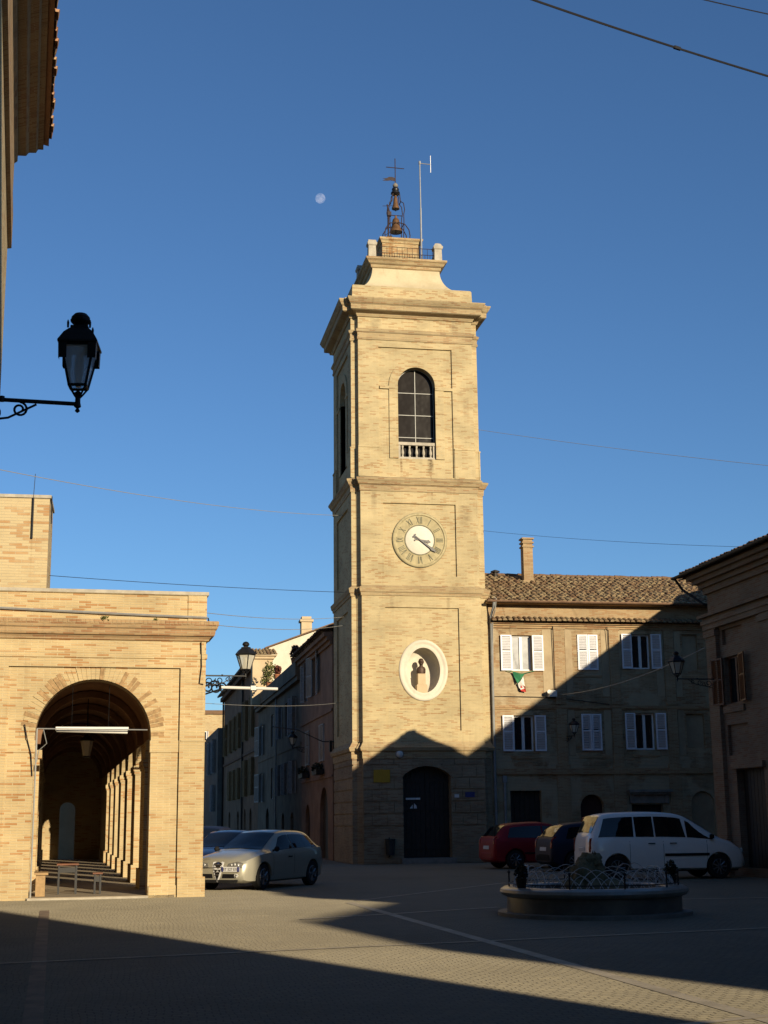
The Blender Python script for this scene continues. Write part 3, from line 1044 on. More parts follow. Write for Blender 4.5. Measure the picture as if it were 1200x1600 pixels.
# things on the tower front
yF = CY - H0
q = MB(); q.box(9.22, 9.84, yF - .045, yF - .015, 2.93, 3.39)
q.box(9.5, 9.56, yF - .02, yF + .0, 3.39, 3.42)
single(q.build('notice_board', MT['yellow']), 'blank yellow rectangular sign left of the tower door', 'sign')
ld = thing('round_lamp', 'small round white bulkhead lamp above the yellow sign on the tower', 'lamp', (10.2, yF - .02, 3.95))
q = MB(); q.lathe([(.16, .03), (.16, -.04), (.13, -.07)], (10.2, yF - .02, 3.95), 20, 'y'); q.build('rim', MT['greypipe'], ld, 40)
q = MB(); q.lathe([(.13, -.06), (.11, -.10), (.05, -.125), (.005, -.13)], (10.2, yF - .02, 3.95), 20, 'y'); q.build('lens', MT['bulb'], ld, 60)
q = MB(); q.box(12.27, 12.44, yF - .03, yF - .012, 2.36, 2.48)
single(q.build('house_number_plate', MT['plate']), 'small white number plate right of the tower door', 'plate')
q = MB(); q.box(12.68, 13.04, yF - .03, yF - .012, 2.37, 2.56)
single(q.build('street_name_plate', MT['blue']), 'dark blue street name plate on the tower base', 'plate')
q = MB(); q.box(10.5, 11.05, CY - H0 + .38, CY - H0 + .394, 2.30, 2.37)
single(q.build('paper_strip', MT['plate']), 'long white paper strip stuck on the dark tower door', 'notice')
q = MB(); q.prism_y([(10.65, 1.98), (10.76, 1.98), (10.76, 2.12)], CY - H0 + .38, CY - H0 + .394)
q.prism_y([(10.80, 1.98), (10.92, 1.98), (10.90, 2.08), (10.82, 2.17)], CY - H0 + .38, CY - H0 + .394)
single(q.build('torn_notice', MT['plate']), 'torn white paper scrap below the strip on the tower door', 'notice')
bn = thing('litter_bin', 'dark litter bin on a bracket against the tower base', 'bin', (9.78, yF - .22, .25))
q = MB(); q.lathe([(.15, .32), (.19, .85), (.205, .86), (.205, .90), (.18, .90), (.17, .84), (.135, .36)], (9.78, yF - .22, 0), 18, caps=False)
q.lathe([(.15, .32), (.001, .32)], (9.78, yF - .22, 0), 18, caps=False)
q.build('bucket', m_plain('bin_green', (.03, .04, .045), .5, .3, 5), bn, 40)
q = MB(); q.box(9.76, 9.80, yF - .04, yF + .01, .25, .95); q.box(9.70, 9.86, yF - .06, yF - .02, .7, .75)
q.build('bracket', MT['iron'], bn)

# ================================================================== ROOFS OF CURVED TILES
def tiles(b, origin, du, ds, width, length, pitch=.215, course=.36, jit=1.0, rad=.09):
    """rows of half-round cover tiles; origin at the lower left of the slope, du along the eave, ds up the slope"""
    du, ds = Vector(du).normalized(), Vector(ds).normalized()
    nn = du.cross(ds)
    if nn.z < 0: nn = -nn
    O = Vector(origin)
    nu, ns = int(width / pitch), int(length / course)
    b.col = (.3, .3, .3)
    b.add([O, O + du * width, O + du * width + ds * length, O + ds * length], [(0, 1, 2, 3)])
    K = 5
    for i in range(nu):
        for j in range(ns + 1):
            l0 = j * course - (.05 if j == 0 else .0)
            l1 = min((j + 1) * course + .06, length)
            if l1 - l0 < .05: continue
            ju = random.uniform(-.018, .018) * jit
            jz = random.uniform(-.006, .012) * jit
            js = random.uniform(-.03, .03) * jit
            t = random.random()
            b.col = (t, random.random(), .5)
            vs = []
            for (l, rr, lift) in ((l0 + js, rad, .030), (l1 + js, rad * .82, .004)):
                for k in range(K + 1):
                    a = PI * k / K
                    p = O + du * ((i + .5) * pitch + ju + rr * math.cos(a)) + ds * l + nn * (rr * math.sin(a) * .85 + lift + jz)
                    vs.append(p)
            fs = [(k, k + 1, K + 2 + k, K + 1 + k) for k in range(K)] + [tuple(range(K + 1))]
            b.add(vs, fs)
    b.col = None
    return b


def shutter_mesh(T, w, h, slats=True):
    """one louvred leaf in its own plane: u 0..w, v 0..h, thickness in w"""
    b = MB(T)
    fw = .055
    b.box(0, fw, 0, .035, 0, h)
    b.box(w - fw, w, 0, .035, 0, h)
    for z in (0, h * .52, h - fw):
        b.box(fw, w - fw, 0, .035, z, z + fw)
    n = int(h / .065)
    for k in range(n):
        z = fw + (h - fw) * k / n
        if h * .50 < z < h * .52 + fw or z > h - fw - .04: continue
        b.add([(fw, .003, z), (w - fw, .003, z), (w - fw, .032, z + .05), (fw, .032, z + .05), (fw, .012, z), (w - fw, .012, z), (w - fw, .04, z + .05), (fw, .04, z + .05)],
              [(0, 1, 2, 3), (4, 5, 6, 7), (0, 1, 5, 4), (2, 3, 7, 6)])
    return b


def window_unit(parent, W, u0, u1, v0, v1, mode, mfr, mshut, depth=.14, leaf=None, glassm=None, curtain=False, sill=None, swing=0.04):
    """W(u, v, w): wall frame.  mode: 'open', 'closed', 'half' (louvred leaves) or 'none'"""
    leaf = leaf or (u1 - u0) / 2
    b = MB(lambda x, y, z: W(x, z, y))
    f = .06
    b.box(u0, u0 + f, depth, depth + .06, v0, v1)
    b.box(u1 - f, u1, depth, depth + .06, v0, v1)
    b.box(u0 + f, u1 - f, depth, depth + .06, v1 - f, v1)
    b.box(u0 + f, u1 - f, depth, depth + .06, v0, v0 + f)
    um = (u0 + u1) / 2
    b.box(um - .055, um + .055, depth - .01, depth + .055, v0 + f, v1 - f)
    wo = b.build('window', mfr, parent)
    b = MB()
    b.plate(rect(u0 + f, u1 - f, v0 + f, v1 - f), [], .01, lambda u, v, w: W(u, v, w + depth + .04), rim=False)
    b.build('pane', glassm or MT['glass'], wo)
    if sill:
        b = MB(lambda x, y, z: W(x, z, y))
        b.box(u0 - .08, u1 + .08, -.07, depth, v0 - .07, v0 - .003)
        b.build('sill', sill, wo)
    if mode == 'open':
        sh = shutter_mesh(lambda x, y, z: W(u0 - .02 - x, z + v0, -.045 - y - swing * x), leaf, v1 - v0)
        sh.build('shutter', mshut, wo)
        sh = shutter_mesh(lambda x, y, z: W(u1 + .02 + x, z + v0, -.045 - y - swing * x), leaf, v1 - v0)
        sh.build('shutter', mshut, wo)
    elif mode == 'closed':
        sh = shutter_mesh(lambda x, y, z: W(u0 + .0 + x, z + v0, -.02 - y - .04 * (leaf - x) * 0 - .05 * x / leaf), um - u0 - .012, v1 - v0)
        sh.build('shutter', mshut, wo)
        sh = shutter_mesh(lambda x, y, z: W(u1 - .0 - x, z + v0, -.02 - y - .02 * x / leaf), u1 - um - .012, v1 - v0)
        sh.build('shutter', mshut, wo)
    elif mode == 'half':
        ln = (u1 - u0) / 2 * .55
        for s, ue in ((-1, u0), (1, u1)):
            sh = shutter_mesh(lambda x, y, z, s=s, ue=ue: W(ue + s * (.03 + .35 * x + y), z + v0, -.03 - .6 * x), ln, v1 - v0)
            for q in range(len(sh.v)): pass
            sh.build('shutter', mshut, wo)
    return wo


# ================================================================== ROW HOUSE right of the tower
YR = 52.4
row = thing('row_house', 'sunlit brick row house with white shutters and tiled roof right of the tower', 'house', (20, YR, 0))
WR = lambda u, v, w: (u, YR + w, v)
ups = [(14.76, 15.54, 7.13, 8.50, 'open', .44), (17.40, 18.22, 7.18, 8.55, 'closed', None), (19.63, 20.38, 7.24, 8.60, 'open', .42)]
los = [(14.75, 15.54, 4.07, 5.42, 'open', .44), (17.44, 18.24, 4.09, 5.48, 'closed', None), (19.63, 20.42, 4.12, 5.52, 'open', .42)]
blind = [rect(21.72, 22.36, 7.2, 8.62), rect(21.72, 22.46, 4.2, 5.5)]
holes = [rect(a, b_, c, d_) for a, b_, c, d_, _, _ in ups + los] + blind
holes += [rect(14.53, 15.75, .02, 2.6), arch(17.75, .47, .02, 1.97), rect(19.32, 20.59, .02, 2.05), arch(22.22, .48, .02, 2.05), rect(24.2, 25.2, 4.1, 5.5), rect(24.2, 25.2, 7.2, 8.55)]
b = MB()
b.plate(rect(13.72, 28, 0, 9.05), holes, .3, WR, rim=False)
b.add([(28, YR, 0), (28, YR + 11, 0), (28, YR + 11, 9.6), (28, YR, 9.6)], [(0, 1, 2, 3)])
b.add([(13.9, YR + .1, 9), (13.9, YR + 9, 9), (13.9, YR + 9, 9.7), (13.9, YR + 5, 11.4), (13.9, YR + .1, 9.7)], [(0, 1, 2, 3, 4)])
b.build('wall', MT['row'], row)
for l in blind + holes[-2:] + [arch(22.22, .48, .02, 2.05)]:
    b = MB()
    b.plate(l, [], .05, lambda u, v, w: WR(u, v, w + .13), rim=False)
    b.build('blind_panel', MT['rowplaster'], row)
b = MB()
b.plate(rect(13.72, 28, 9.05, 9.72), [], .3, lambda u, v, w: WR(u, v, w + .02), rim=False)
b.build('attic_wall', MT['rowpil'], row)
# plaster fields and pilasters
for (x0, x1) in ((16.44, 16.86), (18.69, 19.08), (20.94, 21.34)):
    b = MB()
    for z0, z1 in ((5.85, 8.75), (3.55, 5.70)):
        b.plate(rect(x0, x1, z0, z1), [], .06, lambda u, v, w: WR(u, v, w - .055))
    b.plate(rect(x0 - .05, x1 + .05, .0, 3.2), [], .06, lambda u, v, w: WR(u, v, w - .045))
    b.plate(rect(x0 - .05, x1 + .05, 8.75, 8.95), [], .08, lambda u, v, w: WR(u, v, w - .07))
    b.plate(rect(x0 - .06, x1 + .06, 3.25, 3.55), [], .09, lambda u, v, w: WR(u, v, w - .08))
    b.build('pilaster', MT['rowpil'], row)
for (x0, x1) in ((15.98, 16.40), (16.90, 17.18), (18.36, 18.64), (20.60, 20.9), (21.38, 21.64)):
    for z0, z1 in ((5.86, 8.72), (3.6, 5.69)):
        if x0 < 16 and z0 < 5: continue
        b = MB()
        b.plate(rect(x0, x1, z0 + .3, z1), [], .02, lambda u, v, w: WR(u, v, w - .012))
        b.build('plaster_panel', MT['rowplaster'], row)
b = MB(lambda x, y, z: WR(x, z, y))
b.box(13.9, 28, -.07, .05, 5.71, 5.80)
b.box(13.9, 28, -.05, .05, 5.66, 5.71)
b.box(13.9, 28, -.09, .05, 3.20, 3.34)
b.box(13.9, 28, -.05, .05, 3.34, 3.42)
b.box(13.9, 28, -.06, .05, 8.78, 8.86)
b.box(13.9, 28, -.12, .05, 8.86, 8.93)
b.box(13.9, 28, -.20, .05, 8.93, 9.01)
for u0, u1, v0, v1, _, _ in (ups + los)[1:]:
    b.box(u0 - .14, u1 + .14, -.03, .02, v0 - .28, v0 - .20)
b.build('moulding', MT['porchtrim'], row)
b = MB()
tiles(b, (13.9, YR - .34, 9.03), (1, 0, 0), (0, 1, .42), 14.0, .44, course=.5)
tiles(b, (13.9, YR - .36, 8.995), (1, 0, 0), (0, 1, .1), 14.0, .3, course=.4, rad=.07)
b.build('tile_course', MT['tile'], row)
rb = MB()
tiles(rb, (13.75, YR - .34, 9.76), (1, 0, 0), (0, 1, .37), 14.3, 5.4, jit=1.9)
roof = rb.build('roof', MT['tile'], row)
b = MB()
b.add([(13.75, YR + 4.72, 11.63), (28, YR + 4.72, 11.63), (28, YR + 10, 9.7), (13.75, YR + 10, 9.7)], [(0, 1, 2, 3)])
for k in range(60):
    b.lathe([(.10, 0), (.085, .26)], (13.8 + .24 * k, YR + 4.70, 11.66 + random.uniform(-.01, .02)), 8, 'x')
b.build('ridge', MT['tile'], roof)
b = MB(lambda x, y, z: WR(x, z, y))
for k in range(36):
    pass
b.box(13.75, 28, -.36, .02, 9.70, 9.755)
b.build('eave_board', MT['porchtrim'], row)
b = MB()
pth = []
n = 8
vs, fs = [], []
for x in (13.72, 28.0):
    for k in range(n + 1):
        a = PI + PI * k / n
        vs.append((x, YR - .45 + .085 * math.cos(a), 9.79 + .085 * math.sin(a)))
for k in range(n):
    fs.append((k, k + 1, n + 2 + k, n + 1 + k))
fs.append(tuple(range(n + 1)))
b.add(vs, fs)
b.build('gutter', MT['copper'], row, 60)
b = MB()
b.tube([(13.98, YR - .45, 9.72), (13.98, YR - .40, 9.55), (13.93, YR - .12, 9.2), (13.93, YR - .10, 4.3), (13.93, YR - .10, .05)], .055, 8)
b.build('downpipe', MT['greypipe'], row, 50)
b = MB()
b.tube([(14.30, YR - .10, 3.1), (14.30, YR - .10, .1)], .05, 8)
b.box(14.22, 14.38, YR - .16, YR, 2.9, 3.15)
b.build('meter_pipe', MT['greypipe'], row)
for i, (u0, u1, v0, v1, mode, leaf) in enumerate(ups + los):
    window_unit(row, WR, u0, u1, v0, v1, mode, MT['frame'], MT['shutter'], leaf=leaf, sill=None, glassm=MT['curtain'] if i == 0 else None)
for u0, u1, z1 in ((14.53, 15.75, 2.6), (19.32, 20.59, 2.05)):
    b = MB(lambda x, y, z: WR(x, z, y))
    n = 6
    for k in range(n):
        w_ = (u1 - u0) / n
        b.box(u0 + w_ * k + .008, u0 + w_ * (k + 1) - .008, .22, .27, .03, z1)
    b.box(u0, u1, .265, .3, .02, z1)
    b.build('door', MT['darkwood'], row)
b = MB()
b.plate(arch(17.75, .47, .02, 1.97), [], .04, lambda u, v, w: WR(u, v, w + .26))
b.build('door', m_plain('dark_red_door', (.07, .022, .015), .6, .4, 6), row)
b = MB(lambda x, y, z: WR(x, z, y))
b.box(19.15, 20.92, -.28, .02, 2.50, 2.60)
b.box(19.2, 20.86, -.20, .02, 2.42, 2.50)
b.box(19.24, 20.8, -.06, .02, 2.10, 2.42)
for s in (19.24, 20.64):
    b.box(s, s + .16, -.10, .02, 2.10, 2.42)
b.build('lintel', MT['greystone'], row)
b = MB()
b.tube([(13.9, YR - .02, 6.15), (16.5, YR - .03, 6.10), (18.6, YR - .03, 5.85)], .013, 5)
b.tube([(16.42, YR - .07, 9.0), (16.40, YR - .1, 8.7), (16.42, YR - .07, 6.1)], .016, 5)
b.tube([(18.62, YR - .07, 9.1), (18.60, YR - .12, 8.8), (18.62, YR - .07, 7.9)], .014, 5)
b.build('wall_cable', MT['wire'], row)
b = MB()
b.tube([(13.97, YR - .47, 9.9), (14.06, YR - .50, 9.85), (14.02, YR - .46, 9.4), (13.98, YR - .2, 9.1), (13.97, YR - .03, 6.2)], .02, 5)
b.build('wall_cable', MT['greycable'], row)
# chimney and vent on the roof
b = MB()
b.rects(16.55, YR + 3.6, [(11.0, .25, .22), (11.25, .25, .22), (11.27, .205, .2), (12.65, .205, .2), (12.66, .25, .24), (12.72, .25, .24), (12.73, .2, .19), (12.82, .2, .19), (12.83, .25, .24), (12.89, .25, .24), (12.9, .2, .19), (12.99, .2, .19), (13.0, .26, .25), (13.06, .26, .25)])
b.build('chimney', MT['rowpil'], roof)
b = MB()
b.lathe([(.10, 11.1), (.10, 11.72)], (15.35, YR + 4.3, 0), 10)
b.lathe([(.2, 11.72), (.2, 11.76), (.05, 11.82)], (15.35, YR + 4.3, 0), 10)
b.build('vent_pipe', MT['darkwood'], roof)
b = MB(); b.box(16.12, 16.42, YR - .3, YR - .02, 6.12, 6.36)
b.lathe([(.05, 0), (.08, -.2)], (16.1, YR - .15, 6.3), 8, 'y')
single(b.build('siren_box', MT['whiteplastic']), 'small white speaker box on the row house wall beside a cable', 'speaker')

# flag hanging below the first window
fg = thing('flag', 'small green white and red flag hanging limp under a row house window', 'flag', (14.95, YR - .2, 6.3))
for nm, mk, poly in (('green_band', 'flaggreen', [(14.72, 7.08), (15.02, 6.98), (15.22, 7.0), (15.0, 6.72), (14.9, 6.62), (14.78, 6.92)]),
                     ('white_band', 'flagwhite', [(14.92, 6.62), (15.02, 6.72), (15.16, 6.9), (15.20, 6.45), (15.02, 6.38), (14.96, 6.5)]),
                     ('red_band', 'flagred', [(15.04, 6.62), (15.2, 6.5), (15.25, 6.3), (15.03, 6.34)])):
    b = MB()
    n = len(poly)
    ys = [YR - .14 - .05 * math.sin(i * 2.1) for i in range(n)]
    b.add([(x, ys[i], z) for i, (x, z) in enumerate(poly)] + [(x, ys[i] + .006, z) for i, (x, z) in enumerate(poly)], [tuple(range(n)), tuple(range(n, 2 * n))] + [(i, (i + 1) % n, n + (i + 1) % n, n + i) for i in range(n)])
    b.build(nm, MT[mk], fg)
b = MB()
b.tube([(14.5, YR - .05, 7.12), (14.75, YR - .13, 7.07), (15.1, YR - .13, 6.99), (15.45, YR - .1, 7.08), (15.65, YR - .05, 7.13)], .012, 5)
b.build('cord', MT['flaggreen'], fg)

# ================================================================== CORNER HOUSE at the right edge
XH, KH = 16.55, .871


def zh(v): return 0 if v <= 0 else .206 + KH * v


rh = thing('corner_house', 'dark brick house in shade at the right edge with brown open shutters', 'house', (19, 20, 0))
WH = lambda u, v, w: (XH + w, u * KH, zh(v))
YH0, YH1 = -.35, 43.5
wins = [(41.25, 42.45, 5.05, 6.55)] + [(y, y + 1.2, 5.05, 6.55) for y in (35.2, 29.2, 23.2, 17.2, 11.2, 5.2)]
doors = [(40.1, 42.05, 0, 3.0), (34.8, 36.3, 0, 2.8), (22.5, 24, 0, 2.8), (10.5, 12, 0, 2.8)]
b = MB()
b.plate(rect(YH0, YH1, 0, 9.3), [rect(a, c, z0, z1) for a, c, z0, z1 in wins] + [rect(a, c, z0 + .02, z1) for a, c, z0, z1 in doors] + [rect(41.0, 42.5, 3.45, 4.4), rect(41.0, 42.5, 6.95, 7.45)], .3, WH, rim=False)
zt = zh(9.3)
pl_ = [(XH, YH1 * KH), (XH + 4.3, YH1 * KH - 4.43), (XH + 4.3, -.3), (XH, -.3)]
for (x0, y0), (x1, y1) in zip(pl_, pl_[1:]):
    b.add([(x0, y0, 0), (x1, y1, 0), (x1, y1, zt), (x0, y0, zt)], [(0, 1, 2, 3)])
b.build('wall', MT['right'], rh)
for z0, z1 in ((3.45, 4.4), (6.95, 7.45)):
    b = MB()
    b.plate(rect(41.0, 42.5, z0, z1), [], .05, lambda u, v, w: WH(u, v, w + .09), rim=False)
    b.build('blind_panel', MT['right'], rh)
for y0, y1 in ((42.72, 43.5), (38.6, 39.5), (33.2, 34.1), (27.2, 28.1), (20, 21), (14, 15), (8, 9)):
    b = MB(lambda x, y, z: WH(y, z, x))
    b.box(-.12, .02, y0, y1, .9, 7.55)
    b.box(-.17, .02, y0 - .05, y1 + .05, 0, .9)
    b.box(-.17, .02, y0 - .05, y1 + .05, 7.3, 7.5)
    b.build('pilaster', MT['right'], rh)
b = MB(lambda x, y, z: WH(y, z, x))
E1 = YH1
for (d0, z0, z1, e) in ((.16, 7.55, 7.72, .1), (.2, 7.72, 7.86, .14), (.14, 7.86, 7.95, .1), (.28, 7.95, 8.05, .2), (.10, 8.75, 8.95, .06), (.2, 8.95, 9.1, .16), (.34, 9.1, 9.25, .3), (.46, 9.25, 9.42, .42)):
    b.box(-d0, .02, YH0, E1 + e, z0, z1)
b.build('cornice', MT['right'], rh)
b = MB(lambda x, y, z: WH(y, z, x)); b.box(-.06, .02, 41.1, 42.6, 4.78, 4.98); b.build('window_sill', MT['right'], rh)
b = MB(lambda x, y, z: WH(y, z, x)); b.box(-.1, .02, 39.95, 42.2, 3.02, 3.2); b.build('door_hood', MT['right'], rh)
b = MB()
ex, ey, ez = XH - .58, 38.75, zh(9.44)
tiles(b, (ex, .2, ez + .02), (0, 1, 0), (1, 0, .36), ey - .5, .34, pitch=.24)
tiles(b, (ex + .3, .2, ez + .13), (0, 1, 0), (1, 0, .36), ey - 4.6, 1.4, pitch=.24)
b.add([(ex + .04, .2, ez), (ex + .04, ey, ez), (ex + 4, 29.0, ez + 1.43), (ex + 4, .2, ez + 1.43)], [(0, 1, 2, 3)])
b.add([(ex + .04, ey, ez), (ex + 5.4, ey - 5.5, ez), (ex + 5.4, 24, ez + 1.2), (ex + 4, 29.0, ez + 1.43)], [(0, 1, 2), (0, 2, 3)])
b.add([(ex + 4, 29.0, ez + 1.43), (ex + 5.4, 24, ez + 1.2), (ex + 5.4, .2, ez + .9), (ex + 4, .2, ez + 1.43)], [(0, 1, 2, 3)])
b.add([(ex + .04, .2, ez), (ex + 4, .2, ez + 1.43), (ex + 5.4, .2, ez + .9), (ex + 5.4, .2, ez - .1)], [(0, 1, 2, 3)])
b.add([(ex + .06, .2, ez - .05), (ex + .06, ey - .03, ez - .05), (ex + 5.3, ey - 5.5, ez - .05), (ex + 5.3, .2, ez - .05)], [(0, 1, 2, 3)])
rroof = b.build('roof', MT['tiledark'], rh)
b = MB(); b.box(16.8, 20.4, -.25, 6.0, ez - .1, 10.7); b.build('roof_room', MT['right'], rh)
b = MB()
vs, fs = [], []
for y in (.3, ey + .05):
    for k in range(9):
        a = PI + PI * k / 8
        vs.append((ex - .06 + .07 * math.cos(a), y, ez + .03 + .07 * math.sin(a)))
for k in range(8):
    fs.append((k, k + 1, 10 + k, 9 + k))
b.add(vs, fs)
b.tube([(ex - .06, ey - .1, ez - .02), (ex + .15, ey - .15, ez - .35), (XH - .08, YH1 * KH + .1, ez - .85), (XH + .25, YH1 * KH + .02, ez - .95)], .04, 7)
b.build('gutter', MT['darkwood'], rh)
for a, c, z0, z1 in wins:
    window_unit(rh, WH, a, c, z0, z1, 'open', MT['brownwood'], MT['brownwood'], leaf=.62, depth=.12, swing=.16)
for a, c, z0, z1 in doors:
    b = MB(lambda x, y, z: WH(y, z, x))
    for k in range(8):
        w_ = (c - a) / 8
        b.box(.2, .25, a + w_ * k + .01, a + w_ * (k + 1) - .01, .03, z1)
    b.box(.24, .3, a, c, .02, z1)
    b.build('door', MT['darkwood'], rh)

# ================================================================== PORTICO on the left
PB = R(2.6)
PO = Vector((1.85, 31.9, 0))
pex, pey = Vector((math.cos(PB), math.sin(PB), 0)), Vector((-math.sin(PB), math.cos(PB), 0))


def TP(x, y, z):
    p = PO + pex * x + pey * y
    return (p.x, p.y, z)


po = thing('portico', 'sunlit brick portico with a wide arch and a long dark arcade behind', 'arcade', (PO.x - 2.4, PO.y, 0), PB)
WP = lambda u, v, w: TP(u, w, v)
AC, AHW, ASP = -2.43, 1.25, 3.45
PL = 33.0
pan = rect(-4.29, -.56, -.01, 4.96)
b = MB()
b.plate([(-9, 0), (-4.29, 0), (-4.29, 4.96), (-.56, 4.96), (-.56, 0), (0, 0), (0, 5.62), (-9, 5.62)], [], .07, WP)
op = arch(AC, AHW, 0, ASP, n=24)
pouter = [(-4.29, 0), (AC - AHW, 0)] + op[2:][::-1] + [(AC + AHW, 0), (-.56, 0), (-.56, 4.96), (-4.29, 4.96)]
b.plate(pouter, [], .62, lambda u, v, w: WP(u, v, w + .07))
# right flank of the front block and the wall behind it
for (x, y0, y1) in ((0, 0, .75),):
    b.add([TP(x, y0, 0), TP(x, y1, 0), TP(x, y1, 5.62), TP(x, y0, 5.62)], [(0, 1, 2, 3)])
b.add([TP(0, .75, 0), TP(-.8, .75, 0), TP(-.8, .75, 5.62), TP(0, .75, 5.62)], [(0, 1, 2, 3)])
b.add([TP(-9, .69, 0), TP(-3.68, .69, 0), TP(-3.68, .69, 5.6), TP(-9, .69, 5.6)], [(0, 1, 2, 3)])
b.build('front_wall', MT['porch'], po)
# voussoir ring
b = MB()
nv = 44
for k in range(nv):
    b.cur = 1 if random.random() < .35 else 0
    a0 = PI * k / nv + .006
    a1 = PI * (k + 1) / nv - .006
    o_ = AHW + (.32 if k % 2 else .29)
    i_ = AHW - .004
    pr_ = .012 if k % 5 else .022
    b.plate([(AC + i_ * math.cos(a0), ASP + i_ * math.sin(a0)), (AC + o_ * math.cos(a0), ASP + o_ * math.sin(a0)), (AC + o_ * math.cos(a1), ASP + o_ * math.sin(a1)), (AC + i_ * math.cos(a1), ASP + i_ * math.sin(a1))], [], .05, lambda u, v, w: WP(u, v, w + .07 - pr_))
b.build('arch_ring', [MT['porch'], MT['voussoir']], po)
for bxs, nm in ((((AC + AHW - .02, -.56, .045, .2, 3.10, 3.36),), 'impost'), (((-4.29, AC - AHW + .02, .045, .2, 3.10, 3.36),), 'impost'), (((-.53, .02, -.02, .2, 3.33, 3.365),), 'impost'),
                (((-.55, .05, -.03, .5, 0, .42),), 'pier_base'), (((-1.16, -.57, .03, .5, 0, .25),), 'pier_base'), (((-9, -4.29, -.03, .5, 0, .42),), 'pier_base')):
    b = MB(TP)
    for q in bxs: b.box(*q)
    b.build(nm, MT['porch'], po)


def pcorn(name, rows, m):
    """moulding along the front and round the right corner; rows of (z, projection)"""
    b = MB()
    vs, fs = [], []
    for z, p in rows:
        vs += [TP(-9, -p, z), TP(p, -p, z), TP(p, .9, z), TP(-9, .9, z)]
    for i in range(len(rows) - 1):
        for k in range(2):
            a = i * 4 + k
            fs.append((a, a + 1, a + 5, a + 4))
    n = 4 * (len(rows) - 1)
    fs += [(n, n + 1, n + 2, n + 3), (0, 1, 2, 3)]
    b.add(vs, fs)
    return b.build(name, m, po)


pcorn('architrave', [(5.16, .0), (5.17, .025), (5.27, .03), (5.29, -.01)], MT['porch'])
pcorn('cornice', [(5.56, .0), (5.57, .05), (5.62, .07), (5.66, .11), (5.67, .16), (5.71, .18), (5.80, .19), (5.82, .22), (5.90, .25), (5.98, .26), (6.0, .24), (6.03, .0)], MT['porchtrim'])
b = MB()
for k in range(95):
    x = -9 + k * .097
    b.T = TP
    b.box(x + .008, x + .085, -.265, -.2, 5.905 + (k % 3) * .003, 5.992)
b.build('brick_on_edge', MT['porchtrim'], po)
pcorn('parapet', [(6.0, .0), (6.60, .0), (6.601, .03), (6.67, .03), (6.675, .0)], MT['porch'])
b = MB(lambda x, y, z: TP(x, y, z))
b.box(-.42, .002, -.025, .01, 6.03, 6.6)
b.build('parapet_pier', MT['porch'], po)
b = MB(TP)
b.box(-9, .045, -.045, .4, 6.615, 6.69)
b.build('coping', MT['stone'], po)
b = MB()
b.tube([TP(-9, -.05, 6.27), TP(-4.5, -.05, 6.225), TP(-2, -.05, 6.15), TP(-.2, -.05, 6.105), TP(.02, -.05, 6.10)], .028, 6)
b.build('conduit', MT['galv'], po)
b = MB()
b.tube([TP(-.12, -.04, 5.55), TP(-.10, -.03, 5.0), TP(-.14, -.03, 4.62), TP(-.05, -.03, 4.6)], .012, 5)
b.tube([TP(.03, -.06, 6.1), TP(.05, -.04, 5.95), TP(-.02, -.06, 5.85), TP(.04, -.1, 6.05)], .015, 5)
b.tube([TP(-3.9, .0, 3.7), TP(-3.84, 0, 3.4), TP(-3.74, .02, 3.05), TP(-3.7, .04, 2.6)], .012, 5)
b.build('loose_cable', MT['wire'], po)

FZ = .05            # arcade floor level
# arcade behind: floor, piers, vault, far wall
b = MB(TP)
b.box(-3.72, -.60, .03, PL, 0, FZ)
b.build('floor', MT['darkpaving'], po)
b = MB(TP)
b.box(-3.70, -1.17, -.05, .03, .0, .04)
b.build('threshold', MT['stone'], po)
NB, SP = 8, 3.9
ys = [.72 + 2.9 + SP * k for k in range(NB)]
Warc = lambda u, v, w: TP(-1.12 + w, u, v)
oph = []
prev = .72
for k in range(NB):
    y0 = prev + (.74 if k else .0)
    y1 = ys[k] - .74
    oph.append(arch((y0 + y1) / 2, (y1 - y0) / 2, FZ + .001, 3.02, .85, n=10))
    prev = ys[k]
b = MB()
b.plate(rect(.70, PL, FZ, 5.6), oph[:-1], .35, Warc, rim=False, back=True)
b.add([TP(-3.7, .70, 5.6), TP(-.77, .70, 5.6), TP(-.77, PL, 5.6), TP(-3.7, PL, 5.6)], [(0, 1, 2, 3)])
# far wall with the small arched way out
b.plate(rect(-3.72, -.77, FZ, 5.6), [arch(-2.55, .33, FZ + .001, 2.15)], .5, lambda u, v, w: TP(u, PL - .5 + w, v), rim=False)
b.build('arcade_wall', MT['porch'], po)
for k in range(NB):
    y = ys[k]
    b = MB(TP)
    b.box(-1.17, -.72, y - .78, y + .78, 2.92, 3.06)
    b.box(-1.145, -.745, y - .76, y + .76, 2.84, 2.92)
    b.build('pier_capital', MT['porch'], po)
    b = MB(TP)
    b.box(-1.18, -.71, y - .80, y + .80, FZ, .50)
    b.build('pier_base', MT['porch'], po)
Wl = lambda u, v, w: TP(-3.72 - w, u, v)
b = MB()
b.plate(rect(.5, PL, FZ, 5.6), [], .05, Wl, rim=False)
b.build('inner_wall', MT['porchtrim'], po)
for k in range(NB):
    b = MB(TP)
    y = ys[k]
    b.box(-3.74, -3.58, y - .5, y + .5, .5, 3.1)
    b.box(-3.74, -3.53, y - .55, y + .55, FZ, .5)
    b.box(-3.74, -3.53, y - .55, y + .55, 3.1, 3.3)
    b.build('wall_pilaster', MT['porch'], po)
b = MB()
n = 16
vs, fs = [], []
for y in (.69, PL):
    for k in range(n + 1):
        a = PI * k / n
        vs.append(TP(AC + 1.30 * math.cos(a), y, 3.48 + 1.28 * math.sin(a)))
for k in range(n):
    fs.append((k, k + 1, n + 2 + k, n + 1 + k))
b.add(vs, fs)
